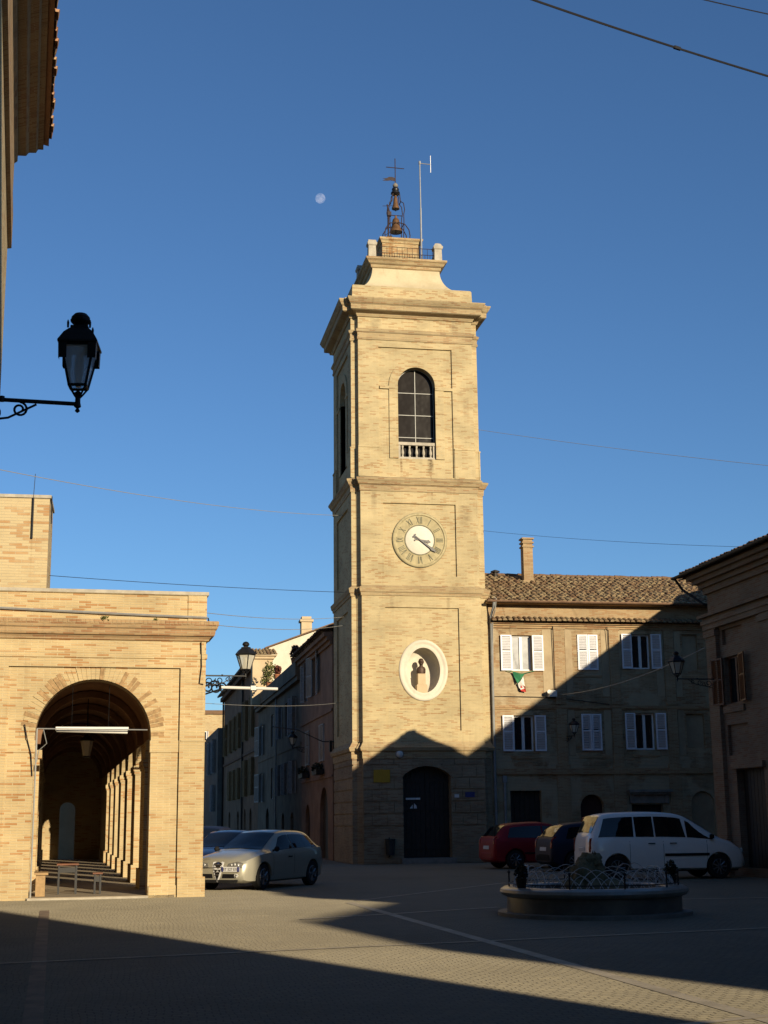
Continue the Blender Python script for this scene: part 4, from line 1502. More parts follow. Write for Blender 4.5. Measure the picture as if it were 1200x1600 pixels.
b.build('vault', MT['redbrown'], po, 60)
for k in range(NB):
    b = MB()
    vs, fs = [], []
    for y in (ys[k] - .22, ys[k] + .22):
        for rr in (1.15, 1.30):
            for q in range(n + 1):
                a = PI * q / n
                vs.append(TP(AC + rr * math.cos(a), y, 3.46 + rr * math.sin(a) * .98))
    m_ = n + 1
    for q in range(n):
        fs += [(q, q + 1, m_ + q + 1, m_ + q), (2 * m_ + q, 2 * m_ + q + 1, 3 * m_ + q + 1, 3 * m_ + q), (q, q + 1, 2 * m_ + q + 1, 2 * m_ + q)]
    b.add(vs, fs)
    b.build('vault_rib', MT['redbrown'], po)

# things under and on the portico
fl_ = thing('tube_light', 'white fluorescent tube light hung across the portico arch', 'lamp', TP(-2.45, .35, 3.5), PB)
b = MB(); b.tube([TP(-3.22, .35, 3.60), TP(-1.68, .35, 3.56)], .045, 8); b.build('tube', MT['whiteplastic'], fl_, 50)
b = MB(TP); b.box(-3.24, -1.66, .33, .40, 3.60, 3.67); b.build('fitting', MT['whiteplastic'], fl_)
for x in (-2.1, -2.9):
    b = MB(); b.tube([TP(x, .36, 3.66), TP(x, .36, 4.6)], .006, 4); b.build('hanger', MT['iron'], fl_)
b = MB()
b.tube([TP(-3.64, .2, FZ), TP(-3.64, .2, 3.62)], .022, 6)
b.tube([TP(-3.64, .2, 3.62), TP(-1.25, .2, 3.60)], .014, 6)
b.tube([TP(-3.5, .2, 3.6), TP(-3.42, .2, 3.3), TP(-3.58, .2, 3.15), TP(-3.62, .2, 2.9)], .01, 5)
single(b.build('curtain_rail', MT['galv']), 'thin metal curtain pole frame across the portico arch', 'rail')
hl = thing('hanging_lantern', 'dim glass lantern hanging under the portico vault', 'lantern', TP(-2.45, 5.0, 3.2), PB)
c_ = TP(-2.45, 5.0, 0)
b = MB(); b.lathe([(.09, 3.24), (.16, 3.62)], (c_[0], c_[1], 0), 6); b.build('glass', MT['lampglass'], hl)
b = MB(); b.lathe([(.18, 3.62), (.17, 3.66), (.05, 3.76), (.02, 3.78), (.012, 4.7)], (c_[0], c_[1], 0), 6); b.lathe([(.1, 3.2), (.1, 3.24)], (c_[0], c_[1], 0), 6); b.build('frame', MT['iron'], hl)


def table(name, label, cat, x, y, w, d, h, mt, ml, th=.035, rz=0, shelf=False):
    o = thing(name, label, cat, TP(x, y, FZ), PB)
    b = MB(TP); b.box(x - w / 2, x + w / 2, y - d / 2, y + d / 2, FZ + h - th, FZ + h); b.build('top', mt, o)
    for sx in (-1, 1):
        for sy in (-1, 1):
            b = MB(TP); px, py = x + sx * (w / 2 - .05), y + sy * (d / 2 - .05)
            b.box(px - .02, px + .02, py - .02, py + .02, FZ, FZ + h - th); b.build('leg', ml, o)
    b = MB(TP)
    for sx in (-1, 1):
        b.box(x + sx * (w / 2 - .05) - .012, x + sx * (w / 2 - .05) + .012, y - d / 2 + .07, y + d / 2 - .07, FZ + h - th - FZ, FZ + h - th - .09)
    b.box(x - w / 2 + .07, x + w / 2 - .07, y - d / 2 + .04, y - d / 2 + .06, FZ + h - th - .16, FZ + h - th - FZ)
    b.build('stretcher', ml, o)
    return o


pass
b = MB(TP); b.box(-3.4, -1.4, PL + 2.5, PL + 2.9, 0, 2.6)
single(b.build('courtyard_wall', MT['cream']), 'plain pale wall seen through the small arched doorway at the arcade end', 'wall')
table('table', 'small brown table with thin dark legs under the portico', 'table', -2.86, 1.7, .48, .75, .66, MT['brownwood'], MT['iron'])
table('stool', 'low dark stool right of the brown table in the portico', 'stool', -2.20, 1.35, .22, .3, .46, MT['brownwood'], MT['iron'])
bo = thing('bench', 'pale wooden bench on a block beside the left side of the portico arch', 'bench', TP(-3.42, .9, FZ), PB)
b = MB(TP); b.box(-3.58, -3.28, .55, 1.5, .50, .55); b.build('seat', MT['benchwood'], bo)
for y in (.6, 1.3):
    b = MB(TP); b.box(-3.54, -3.34, y, y + .15, FZ, .5); b.build('support', MT['benchwood'], bo)


def tuft(name, label, x, z, s, n=60):
    b = MB()
    for _ in range(n):
        a, e = random.uniform(0, 2 * PI), random.uniform(-.4, 1.2)
        r0 = s * random.uniform(.2, 1)
        p = Vector((r0 * math.cos(a) * math.cos(e), -abs(r0 * math.sin(a) * math.cos(e)) * .8, r0 * math.sin(e) * .8))
        q = Vector(TP(x, -.25, z)) + p
        t1 = Vector((random.uniform(-1, 1), random.uniform(-1, 1), random.uniform(-1, 1))).normalized() * s * .3
        t2 = Vector((random.uniform(-1, 1), random.uniform(-1, 1), random.uniform(-1, 1))).normalized() * s * .16
        b.add([q - t1, q + t2, q + t1, q - t2], [(0, 1, 2, 3)])
    single(b.build(name, MT['leaf']), label, 'plant')


tuft('weed', 'green weed growing from the portico cornice above the middle of the arch', -2.28, 6.0, .10)
tuft('weed', 'small green weed on the portico cornice between the larger weed and the corner', -1.16, 6.0, .07, 40)

# ================================================================== TALL PLAIN BLOCK behind the portico
tb = thing('brick_block', 'tall plain pale brick block rising behind the portico at the left edge', 'building', (-5.5, 47, 0))
b = MB()
b.box(-9, -2.42, 45, 47.2, 0, 11.72)
b.build('wall', m_brick('pale_block_brick', (.56, .45, .26), (.44, .25, .11), (.3, .17, .08), (.58, .49, .32), altamt=.35, darkamt=.4, bw=.4, bh=.09, mottle=.25, streaks=.1, stains=[(-2.93, .05, 10.5, 8.9, (.33, .23, .12), .5)]), tb)
b = MB(); b.box(-9.05, -2.37, 44.95, 47.25, 11.72, 11.82); b.build('coping', MT['stone'], tb)
b = MB(); b.tube([(-2.93, 44.95, 10.4), (-2.93, 44.95, 11.72)], .035, 6); b.tube([(-2.93, 44.95, 11.7), (-2.90, 44.95, 12.5)], .01, 5)
b.tube([(-2.36, 45.05, 11.8), (-2.35, 45.05, 10.9)], .02, 5)
b.build('pipe', MT['wire'], tb)

# ================================================================== LEFT PALACE close to the camera
PA = R(3.7)
PWO = Vector((-1.55, 12.5, 0))
lex, ley = Vector((math.cos(PA), math.sin(PA), 0)), Vector((-math.sin(PA), math.cos(PA), 0))
LEND = 15.3


def TL(x, y, z):
    p = PWO + lex * x + ley * y
    return (p.x, p.y, z)


lp = thing('palace', 'tall brick palace at the left edge with deep shaded tile eaves overhead', 'building', TL(-4, 0, 0), PA)
KZ = 28.0 / 15.5


def Zs(z): return 1.6 + (z - 1.6) * KZ


b = MB(TL)
b.box(-9, 0, -22, LEND, 0, Zs(9.3))
b.build('wall', MT['porch'], lp)
b = MB()
prof = [(0, 7.93), (.10 * KZ, 7.95), (.10 * KZ, 8.35), (.085 * KZ, 8.4), (.085 * KZ, 8.98), (.12 * KZ, 9.02), (.12 * KZ, 9.09), (.21 * KZ, 9.12), (.24 * KZ, 9.17), (.32 * KZ, 9.20), (.34 * KZ, 9.25), (.40 * KZ, 9.27), (.40 * KZ, 9.31), (0, 9.33)]
prof = [(max(0, x - .1) if x > 0 else 0, z) for x, z in prof]
n = len(prof)
vs = []
for y in (-22, LEND + .02):
    for x, z in prof:
        yy = y + (x * .55 if y > 0 else 0)
        vs.append(TL(x, yy, Zs(z)))
b.add(vs, [(i, (i + 1) % n, n + (i + 1) % n, n + i) for i in range(n)] + [tuple(range(n)), tuple(range(n, 2 * n))])
b.build('cornice', MT['porchtrim'], lp)
b = MB()
o_ = TL(.44 * KZ - .1, -22, Zs(9.31))
tiles(b, o_, ley, -lex + Vector((0, 0, .38)), 22 + LEND + .25, 1.2, pitch=.33, course=.5, rad=.15)
tiles(b, Vector(TL(.46 * KZ - .1, -22, Zs(9.29))), ley, -lex + Vector((0, 0, .2)), 22 + LEND + .25, .3, pitch=.33, course=.5, rad=.14)
b.add([TL(.40 * KZ - .1, -22, Zs(9.32)), TL(.40 * KZ - .1, LEND + .5, Zs(9.32)), TL(-4.5, LEND + .5, Zs(9.32) + 1.9), TL(-4.5, -22, Zs(9.32) + 1.9)], [(0, 1, 2, 3)])
b.build('roof', MT['eavetile'], lp)
for k in range(5):
    y = 1.5 - k * 4.2
    for z0, z1 in ((8.3, 10.6), (3.6, 6.2)):
        window_unit(lp, lambda u, v, w: TL(-w + .012, u, v), y - .6, y + .6, z0, z1, 'open', MT['frame'], MT['greywood'], depth=.02)

# ================================================================== STREET behind the tower
XS = 8.5
WS = lambda u, v, w: (XS + w, u, v)


def facade(name, label, y0, y1, h, m, wins, doors=(), extra=None, depth=8, shutm=None, framem=None, back=True):
    o = thing(name, label, 'house', (XS + depth / 2, (y0 + y1) / 2, 0))
    b = MB()
    b.plate(rect(y0, y1, 0, h), [rect(*w[:4]) for w in wins] + [arch(*d) for d in doors], .2, WS, rim=False)
    for y in (y0, y1):
        b.add([(XS, y, 0), (XS + depth, y, 0), (XS + depth, y, h), (XS, y, h)], [(0, 1, 2, 3)])
    b.add([(XS + depth, y0, 0), (XS + depth, y1, 0), (XS + depth, y1, h), (XS + depth, y0, h)], [(0, 1, 2, 3)])
    b.add([(XS, y0, h), (XS + depth, y0, h), (XS + depth, y1, h), (XS, y1, h)], [(0, 1, 2, 3)])
    b.build('wall', m, o)
    for w in wins:
        window_unit(o, WS, *w[:4], w[4], framem or MT['frame'], shutm or MT['shutter'], depth=.1, leaf=w[5] if len(w) > 5 else None, swing=.12)
    for d in doors:
        b = MB()
        b.plate(arch(*d), [], .05, lambda u, v, w: WS(u, v, w + .15))
        b.build('door', MT['darkwood'], o)
    return o


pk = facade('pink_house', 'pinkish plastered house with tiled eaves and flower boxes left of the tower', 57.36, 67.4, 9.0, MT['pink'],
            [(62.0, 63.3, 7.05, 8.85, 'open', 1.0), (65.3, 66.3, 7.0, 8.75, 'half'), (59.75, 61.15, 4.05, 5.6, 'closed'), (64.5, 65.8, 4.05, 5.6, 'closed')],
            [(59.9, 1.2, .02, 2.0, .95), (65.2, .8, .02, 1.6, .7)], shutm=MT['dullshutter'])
b = MB()
tiles(b, (XS - .48, 57.36, 9.25), (0, 1, 0), (1, 0, .36), 10.3, 3.2)
b.add([(XS - .48, 57.36, 9.23), (XS - .48, 67.7, 9.23), (XS + 4, 67.7, 10.85), (XS + 4, 57.36, 10.85)], [(0, 1, 2, 3)])
b.add([(XS + 8.4, 57.36, 9.03), (XS + 8.4, 67.7, 9.03), (XS + 4, 67.7, 10.7), (XS + 4, 57.36, 10.7)], [(0, 1, 2, 3)])
b.build('roof', MT['tiledark'], pk)
b = MB(lambda x, y, z: WS(y, z, x))
for d0, z0, z1 in ((.10, 8.7, 8.86), (.22, 8.86, 9.02), (.35, 9.02, 9.2)):
    b.box(-d0, .02, 57.36, 67.5, z0, z1)
b.box(-.06, .02, 57.36, 67.4, 5.95, 6.08)
b.box(-.05, .02, 57.36, 67.4, 3.3, 3.4)
b.build('cornice', MT['pink'], pk)


def leaves(b, c, s, n, size):
    for _ in range(n):
        v = Vector((random.gauss(0, 1), random.gauss(0, 1), random.gauss(0, 1))).normalized() * random.random() ** .4
        q = Vector((c[0] + v.x * s[0], c[1] + v.y * s[1], c[2] + v.z * s[2]))
        t1 = Vector((random.uniform(-1, 1), random.uniform(-1, 1), random.uniform(-1, 1))).normalized() * size
        t2 = t1.cross(Vector((random.uniform(-1, 1), random.uniform(-1, 1), random.uniform(-1, 1)))).normalized() * size * .5
        b.add([q - t1, q + t2, q + t1, q - t2], [(0, 1, 2, 3)])


for i, (y, lab) in enumerate(((60.45, 'dark flower box on the pink house sill nearer the tower'), (65.15, 'dark flower box on the pink house sill farther from the tower'))):
    fb = thing('flower_box', lab, 'flower box', (XS - .2, y, 3.5), 0, 'flower boxes on the pink house')
    b = MB(); b.box(XS - .36, XS - .05, y - .75, y + .75, 3.48, 3.7); b.build('trough', MT['darkwood'], fb)
    b = MB(); leaves(b, (XS - .22, y, 3.8), (.26, .8, .2), 160, .07); b.build('foliage', MT['leafdark'], fb)

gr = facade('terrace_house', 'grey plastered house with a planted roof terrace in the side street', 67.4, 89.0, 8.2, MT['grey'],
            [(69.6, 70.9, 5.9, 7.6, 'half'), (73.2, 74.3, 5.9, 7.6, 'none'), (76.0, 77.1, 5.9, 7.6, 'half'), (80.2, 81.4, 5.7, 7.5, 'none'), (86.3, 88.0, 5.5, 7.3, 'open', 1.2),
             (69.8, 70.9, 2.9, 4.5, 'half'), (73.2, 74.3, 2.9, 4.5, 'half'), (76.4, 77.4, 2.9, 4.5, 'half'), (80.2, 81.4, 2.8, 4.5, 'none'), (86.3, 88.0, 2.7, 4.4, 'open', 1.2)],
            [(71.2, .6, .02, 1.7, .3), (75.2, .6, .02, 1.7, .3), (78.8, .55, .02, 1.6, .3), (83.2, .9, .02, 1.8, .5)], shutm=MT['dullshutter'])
b = MB(lambda x, y, z: WS(y, z, x))
b.box(-.22, .02, 67.5, 89, 8.2, 8.42)
b.box(-.30, .25, 67.5, 89, 8.42, 9.12)
b.box(-.04, .02, 67.5, 89, 5.1, 5.25)
b.build('parapet', MT['grey'], gr)
b = MB(); b.tube([(XS - .08, 78.1, 8.2), (XS - .08, 78.1, .05)], .045, 8); b.build('downpipe', MT['greypipe'], gr)
for i, (y, sz, kind, lab) in enumerate(((85.5, .55, 'leaf', 'bushy yellow-green potted shrub on the street terrace, the far one'), (82.5, .75, 'leaf', 'largest leafy potted shrub on the street terrace'), (78.0, .3, 'redflower', 'reddish potted plant on the terrace beside the large shrub'), (70.0, .4, 'redflower', 'dark reddish potted plant on the terrace next to the pink house'), (87.5, .4, 'leafdark', 'low dark potted plant at the far end of the terrace'))):
    pt = thing('potted_plant', lab, 'plant', (XS + .0, y, 9.12), 0, 'potted plants on the terrace parapet')
    b = MB(); b.lathe([(.16, 9.12), (.22, 9.45), (.24, 9.46), (.24, 9.52)], (XS, y, 0), 12); b.build('pot', MT['terracotta'], pt, 40)
    b = MB(); leaves(b, (XS, y, 9.5 + sz * .8), (sz * .6, sz * 1.4, sz * .9), 260, .10); b.build('foliage', MT[kind], pt)

wh = thing('gable_house', 'bright white plastered gable wall sunlit above the street terrace', 'house', (12.5, 90.5, 0))
b = MB()
b.prism_y([(XS + .35, 8.3), (20, 8.3), (20, 14.2), (15.9, 14.6), (XS + .35, 12.0)], 86.4, 88.9)
b.build('wall', MT['white'], wh)
b = MB()
b.add([(XS + .1, 86.2, 11.94), (15.9, 86.2, 14.66), (15.9, 89, 14.66), (XS + .1, 89, 11.94), (XS + .1, 86.2, 12.02), (15.9, 86.2, 14.74), (15.9, 89, 14.74), (XS + .1, 89, 12.02)], [(0, 1, 2, 3), (4, 5, 6, 7), (0, 1, 5, 4), (0, 3, 7, 4)])
b.build('roof', MT['tile'], wh)
b = MB(); b.rects(11.3, 87.5, [(12.6, .33, .36), (13.75, .33, .36), (13.76, .42, .45), (13.9, .42, .45), (13.92, .3, .32), (14.1, .3, .32)]); b.build('chimney', MT['cream'], wh)
pp = thing('tiled_pier', 'sunlit brick pier with a small tiled cap above the street terrace', 'pier', (8.3, 88.4, 8.3))
b = MB(); b.rects(8.35, 85.6, [(8.4, .62, .5), (11.15, .6, .5), (11.17, .7, .65), (11.3, .7, .65), (11.32, .82, .75), (11.4, .86, .8)]); b.build('shaft', MT['cream'], pp)
b = MB(); tiles(b, (7.5, 84.8, 11.42), (1, 0, 0), (0, 1, .3), 1.72, 1.6); b.build('tile_cap', MT['tile'], pp)

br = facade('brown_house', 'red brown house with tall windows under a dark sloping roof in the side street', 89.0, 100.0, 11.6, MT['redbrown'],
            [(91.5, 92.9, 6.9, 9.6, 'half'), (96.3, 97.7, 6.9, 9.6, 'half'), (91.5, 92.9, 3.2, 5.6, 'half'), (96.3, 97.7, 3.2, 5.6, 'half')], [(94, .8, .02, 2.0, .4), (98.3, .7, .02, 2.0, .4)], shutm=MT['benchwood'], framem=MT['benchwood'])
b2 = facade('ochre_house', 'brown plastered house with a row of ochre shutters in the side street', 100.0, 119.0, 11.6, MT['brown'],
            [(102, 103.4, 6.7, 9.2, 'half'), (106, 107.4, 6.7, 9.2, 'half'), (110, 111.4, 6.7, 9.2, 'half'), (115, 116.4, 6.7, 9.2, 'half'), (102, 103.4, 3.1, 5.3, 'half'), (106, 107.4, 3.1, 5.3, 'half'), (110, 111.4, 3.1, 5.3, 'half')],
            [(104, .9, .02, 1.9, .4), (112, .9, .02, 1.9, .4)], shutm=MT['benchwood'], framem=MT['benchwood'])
for o, y0, y1 in ((br, 89.0, 100.0), (b2, 100.0, 119.0)):
    b = MB()
    b.add([(XS - .6, y0, 11.65), (XS - .6, y1, 11.65), (XS + 4, y1, 13.4), (XS + 4, y0, 13.4), (XS - .6, y0, 11.8), (XS - .6, y1, 11.8), (XS + 4, y1, 13.6), (XS + 4, y0, 13.6)], [(0, 1, 2, 3), (4, 5, 6, 7), (0, 1, 5, 4), (0, 3, 7, 4), (1, 2, 6, 5)])
    b.box(XS - .35, XS + .02, y0, y1, 11.3, 11.6)
    b.box(XS - .08, XS + .02, y0, y1, 5.95, 6.15)
    b.build('roof', MT['tiledark'], o)
    b = MB(); b.tube([(XS - .1, y1 - .2, 11.5), (XS - .1, y1 - .2, .05)], .08, 6); b.build('downpipe', MT['darkwood'], o)
bh = thing('blue_house', 'narrow blue grey house at the far end of the side street', 'house', (7.2, 128, 0))
b = MB()
b.plate(rect(119, 138, 0, 9.2), [rect(121.5, 123.3, 5.6, 8.4), rect(126.5, 128.3, 5.6, 8.4), rect(121.5, 123.3, 2.4, 4.6)], .3, lambda u, v, w: (XS - .5 + w, u, v), rim=False)
b.add([(XS - .5, 119, 0), (XS + 7, 119, 0), (XS + 7, 119, 9.2), (XS - .5, 119, 9.2)], [(0, 1, 2, 3)])
b.add([(XS - .5, 119, 9.2), (XS + 7, 119, 9.2), (XS + 7, 138, 9.2), (XS - .5, 138, 9.2)], [(0, 1, 2, 3)])
b.build('wall', MT['bluegrey'], bh)
for r in ((121.5, 123.3, 5.6, 8.4), (126.5, 128.3, 5.6, 8.4), (121.5, 123.3, 2.4, 4.6)):
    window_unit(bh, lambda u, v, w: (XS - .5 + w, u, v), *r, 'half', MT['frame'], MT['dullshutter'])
fh = thing('far_house', 'small sunlit orange brick house closing the far end of the street', 'house', (6, 152, 0))
b = MB(); b.box(.5, 12, 150, 158, 0, 12.6); b.build('wall', MT['porch'], fh)
b = MB(); b.box(.3, 12.2, 149.8, 158.2, 12.6, 13.0); b.build('roof', MT['tile'], fh)
for x in (5.6, 8.0):
    window_unit(fh, lambda u, v, w: (u, 150 + w - .06, v), x, x + .9, 9.0, 10.8, 'half', MT['frame'], MT['shutter'], depth=.0)
lh = thing('left_street_house', 'dark house end in shade behind the right corner of the portico', 'house', (0, 70, 0))
b = MB(); b.box(.75, 3.72, 66, 78, 0, 8.75); b.build('wall', MT['pink'], lh)
b = MB(); b.box(.7, 3.78, 65.9, 78.1, 8.75, 8.85); b.build('roof', MT['tiledark'], lh)

# ================================================================== HOUSES OUT OF FRAME that shade the square
def gable_row(name, label, xr, zr, x0, x1, y0, y1, pitch, m):
    """house with its ridge along y at (xr, zr)"""
    o = thing(name, label, 'house', ((x0 + x1) / 2, (y0 + y1) / 2, 0))
    b = MB()
    e0, e1 = zr - (xr - x0) * pitch, zr - (x1 - xr) * pitch
    pts = [(x0, 0), (x1, 0), (x1, e1), (xr, zr), (x0, e0)]
    b.prism_y(pts, y0, y1)
    b.build('wall', m, o)
    b = MB()
    q = .35
    for (xa, za, xb, zb) in ((x0 - q, e0 - q * pitch, xr, zr), (x1 + q, e1 - q * pitch, xr, zr)):
        b.add([(xa, y0, za + .02), (xa, y1, za + .02), (xb, y1, zb + .02), (xb, y0, zb + .02), (xa, y0, za + .16), (xa, y1, za + .16), (xb, y1, zb + .16), (xb, y0, zb + .16)], [(0, 1, 2, 3), (4, 5, 6, 7), (0, 1, 5, 4), (0, 3, 7, 4), (1, 2, 6, 5)])
    b.build('roof', MT['tiledark'], o)
    for k in range(int((y1 - y0) / 4)):
        y = y0 + 2.2 + 4 * k
        for z0 in (4.5, 7.5):
            window_unit(o, lambda u, v, w: (x0 + w - .08, u, v), y - .5, y + .5, z0, z0 + 1.5, 'none', MT['frame'], MT['shutter'], depth=.0)
    return o


gable_row('back_house', 'tall plastered house across the side lane behind the corner house', 30, 13.9, 24.2, 35.8, 17, 48.5, .40, MT['brown'])
gh = thing('gabled_house', 'brick house with a low lopsided gable further back on the right of the square', 'house', (21, -8, 0))
gp = [(-15.2, 0), (-.5, 0), (-.5, 8.0), (-1.8, 8.13), (-12.2, 9.69), (-15.2, 9.1)]
b = MB()
ng = len(gp)
b.add([(17, y, z) for y, z in gp] + [(25, y, z) for y, z in gp], [tuple(range(ng)), tuple(range(ng, 2 * ng))] + [(i, (i + 1) % ng, ng + (i + 1) % ng, ng + i) for i in range(ng)])
b.build('wall', MT['right'], gh)
for y in (-13, -9, -5, -2.2):
    for z0 in (3.4, 6.0):
        window_unit(gh, lambda u, v, w: (17 + w - .08, u, v), y - .5, y + .5, z0, z0 + 1.4, 'none', MT['frame'], MT['shutter'], depth=.0)

pz = thing('town_palace', 'very tall brick palace behind the viewpoint that shades the near paving', 'building', (0, -16, 0))
b = MB(); b.box(-32, 12.2, -26, -8.1, 0, 20); b.build('wall', MT['porch'], pz)
b = MB(); b.rects(-9.75, -17, [(20, 21.6, 8.7), (20.3, 21.6, 8.7), (22.5, 12, 1)]); b.build('roof', MT['tiledark'], pz)
for k in range(7):
    x = -22 + k * 4.6
    for z0 in (4, 9.5, 15):
        window_unit(pz, lambda u, v, w: (-u, -8.1 - w + .08, v), -x - .6, -x + .6, z0, z0 + 2.2, 'none', MT['frame'], MT['shutter'], depth=.0)


# ================================================================== STREET LAMPS
def spiral(c, r0, r1, a0, turns, ax, n=22):
    """points of a spiral in the plane spanned by ax and z"""
    out = []
    for k in range(n + 1):
        t = k / n
        a = a0 + turns * 2 * PI * t
        r = r0 + (r1 - r0) * t
        out.append(Vector(c) + ax * (r * math.cos(a)) + Vector((0, 0, r * math.sin(a))))
    return out


def street_lamp(label, tip, s, adir, alen, frost, flaps=False, rz=0, mfr=None, hang=False, arm=True):
    """six- or four-sided lantern; tip: point on the arm under the cage; adir: from the lamp to the wall"""
    mfr = mfr or MT['iron']
    x, y, z = tip
    wallp = Vector(tip) + Vector(adir).normalized() * alen
    o = thing('street_lamp', label, 'street lamp', tuple(wallp), 0, 'wall lamps round the square')
    N = 4 if flaps else 6
    rot = rz

    KX = .86 if flaps else 1.0

    def ring(r, h, n=N):
        r *= KX
        return [Vector((x + r * s * math.cos(rot + 2 * PI * (k + .5) / n), y + r * s * math.sin(rot + 2 * PI * (k + .5) / n), z + h * s)) for k in range(n)]
    b = MB()
    b.lathe([(.008 * s, -.10 * s), (.03 * s, -.08 * s), (.014 * s, -.05 * s), (.04 * s, -.03 * s), (.03 * s, .02 * s), (.028 * s, .10 * s), (.045 * s, .13 * s), (.02 * s, .15 * s)], (x, y, z), 10)
    lo, hi = ring(.15, .20), ring(.30, .66)
    for k in range(N):
        b.tube([lo[k], hi[k]], .016 * s, 5)
        b.tube([(x, y, z + .05 * s), (Vector((x, y, z + .08 * s)) + lo[k]) / 2 + Vector((0, 0, -.02 * s)), lo[k]], .012 * s, 5)
        j = (k + 1) % N
        b.tube([lo[k], lo[j]], .018 * s, 5)
        b.tube([hi[k], hi[j]], .022 * s, 5)
    b.build('cage', mfr, o)
    b = MB()
    rr = 1.0 if not flaps else 1.06
    prof = [(.30, .665), (.34, .67), (.34, .69), (.25, .80), (.17, .86), (.155, .865), (.15, .90), (.075, .905), (.075, .93)]
    vs, fs = [], []
    for r, h in prof:
        vs += ring(r * rr, h)
    for i in range(len(prof) - 1):
        for k in range(N):
            fs.append((i * N + k, i * N + (k + 1) % N, (i + 1) * N + (k + 1) % N, (i + 1) * N + k))
    fs += [tuple(range(N)), tuple(range(len(vs) - N, len(vs)))]
    b.add(vs, fs)
    b.lathe([(.06, .92), (.11, .965), (.115, .99), (.10, 1.0), (.105, 1.02), (.07, 1.06), (.01, 1.08)], (x, y, z), 14) if s == 1 else b.lathe([(r_ * s, h_ * s) for r_, h_ in [(.06, .92), (.11, .965), (.115, .99), (.10, 1.0), (.105, 1.02), (.07, 1.06), (.01, 1.08)]], (x, y, z), 14)
    if flaps:
        tp = ring(.345, .685)
        bt = ring(.335, .48)
        for k in range(N):
            j = (k + 1) % N
            b.lathe([(.01, .86 * s), (.012, .92 * s), (.004, .95 * s)], (ring(.2, 0)[k].x, ring(.2, 0)[k].y, z), 5)
            m0, m1 = tp[k].lerp(tp[j], .0), tp[k].lerp(tp[j], .24)
            for q0, q1 in ((0, .22), (.78, 1)):
                b.add([tp[k].lerp(tp[j], q0), tp[k].lerp(tp[j], q1), bt[k].lerp(bt[j], q1), bt[k].lerp(bt[j], q0)], [(0, 1, 2, 3)])
    b.build('canopy', mfr, o)
    b = MB()
    lo2, hi2 = ring(.145, .20), ring(.29, .655)
    for k in range(N):
        j = (k + 1) % N
        b.add([lo2[k], lo2[j], hi2[j], hi2[k]], [(0, 1, 2, 3)])
    b.build('glass', frost, o)
    b = MB()
    b.lathe([(.03 * s, .20 * s), (.035 * s, .30 * s), (.05 * s, .36 * s), (.05 * s, .52 * s), (.03 * s, .6 * s), (.10 * s, .64 * s), (.02 * s, .65 * s)], (x, y, z), 10)
    b.build('bulb', MT['bulb'], o, 50)
    if arm:
        ad = Vector(adir).normalized()
        b = MB()
        T0 = Vector(tip)
        b.tube([T0, T0 + ad * alen], .024 * s, 7)
        dn = Vector((0, 0, -1))
        b.tube(spiral(T0 + ad * (.42 * alen) + dn * .10 * s, .085 * s, .03 * s, PI * .5, -1.4, -ad), .014 * s, 5)
        b.tube(spiral(T0 + ad * (.62 * alen) + dn * .14 * s, .13 * s, .03 * s, PI * .15, -1.3, ad), .016 * s, 5)
        b.tube(spiral(T0 + ad * (.85 * alen) + dn * .17 * s, .16 * s, .04 * s, PI * .9, 1.4, ad), .016 * s, 5)
        b.tube([T0 + ad * alen * .30 + dn * .03 * s, T0 + ad * alen * .5 + dn * .2 * s, T0 + ad * alen * .72 + dn * .26 * s, T0 + ad * alen + dn * .36 * s], .014 * s, 5)
        b.lathe([(.03 * s, -.02 * s), (.03 * s, .04 * s)], tuple(T0 + ad * alen * .55), 8)
        e = T0 + ad * alen
        b.tube([e + Vector((0, 0, .14 * s)), e + dn * .45 * s], .03 * s, 6)
        b.build('bracket', mfr, o)
    return o


frost = MT['lampglass']
street_lamp('black four sided lantern on a scrolled arm close by at the left edge', (-.47, 12.7, 5.35), .82, -lex, 1.22, MT['clearglass'], True, R(-6))
street_lamp('frosted lantern catching the sun on the right corner of the portico', TP(.98, .6, 4.86), .74, tuple(-pex), .98, frost, False, .2, MT['greystone'] if False else MT['iron'])
street_lamp('frosted lantern reaching from the corner house pilaster in front of the row house', (15.33, 37.45, 5.36), .72, (1, 0, 0), 1.08, frost, False, .3)
street_lamp('small wall lantern between two lower windows of the row house', (16.95, 51.8, 4.62), .62, (-.25, 1, 0), .6, frost, False, .1)
street_lamp('dark little lantern on the pink house in the side street', (7.9, 66.0, 4.9), .7, (1, 0, 0), .6, frost, False, .1)

# pole of the tube banner arm beside the portico lamp
b = MB()
b.tube([TP(.44, .75, 4.61), TP(1.75, .75, 4.585)], .035, 8)
b.box(*(lambda p: (p[0] - .06, p[0] + .06, p[1] - .05, p[1] + .05, p[2] - .05, p[2] + .05))(TP(1.18, .75, 4.60)))
single(b.build('pale_arm_pole', MT['bulb']), 'pale horizontal pole arm under the sunlit portico lantern', 'pole')
b = MB()
ad = -pex
for cx_, r_ in ((.30, .17), (.12, .13), (.46, .12)):
    b.tube(spiral(TP(cx_, .75, 4.60), r_, .03, .3, 1.5, ad), .02, 5)
b.tube([TP(-.02, .75, 4.75), TP(.46, .75, 4.62)], .02, 5)
b.tube([TP(-.02, .75, 4.42), TP(.46, .75, 4.58)], .02, 5)
single(b.build('scroll_bracket', MT['iron']), 'scrolled iron bracket holding the pale pole on the portico corner', 'bracket')
b = MB(); b.tube([(8.6, 57.3, 4.7), (8.1, 57.5, 4.72), (7.2, 58.5, 5.25), (6.3, 59.6, 5.45)], .025, 6)
b.box(8.35, 8.46, 57.2, 57.34, 4.3, 4.75)
single(b.build('curved_lamp_arm', MT['iron']), 'thin dark curved lamp arm on the side wall of the tower', 'lamp arm')

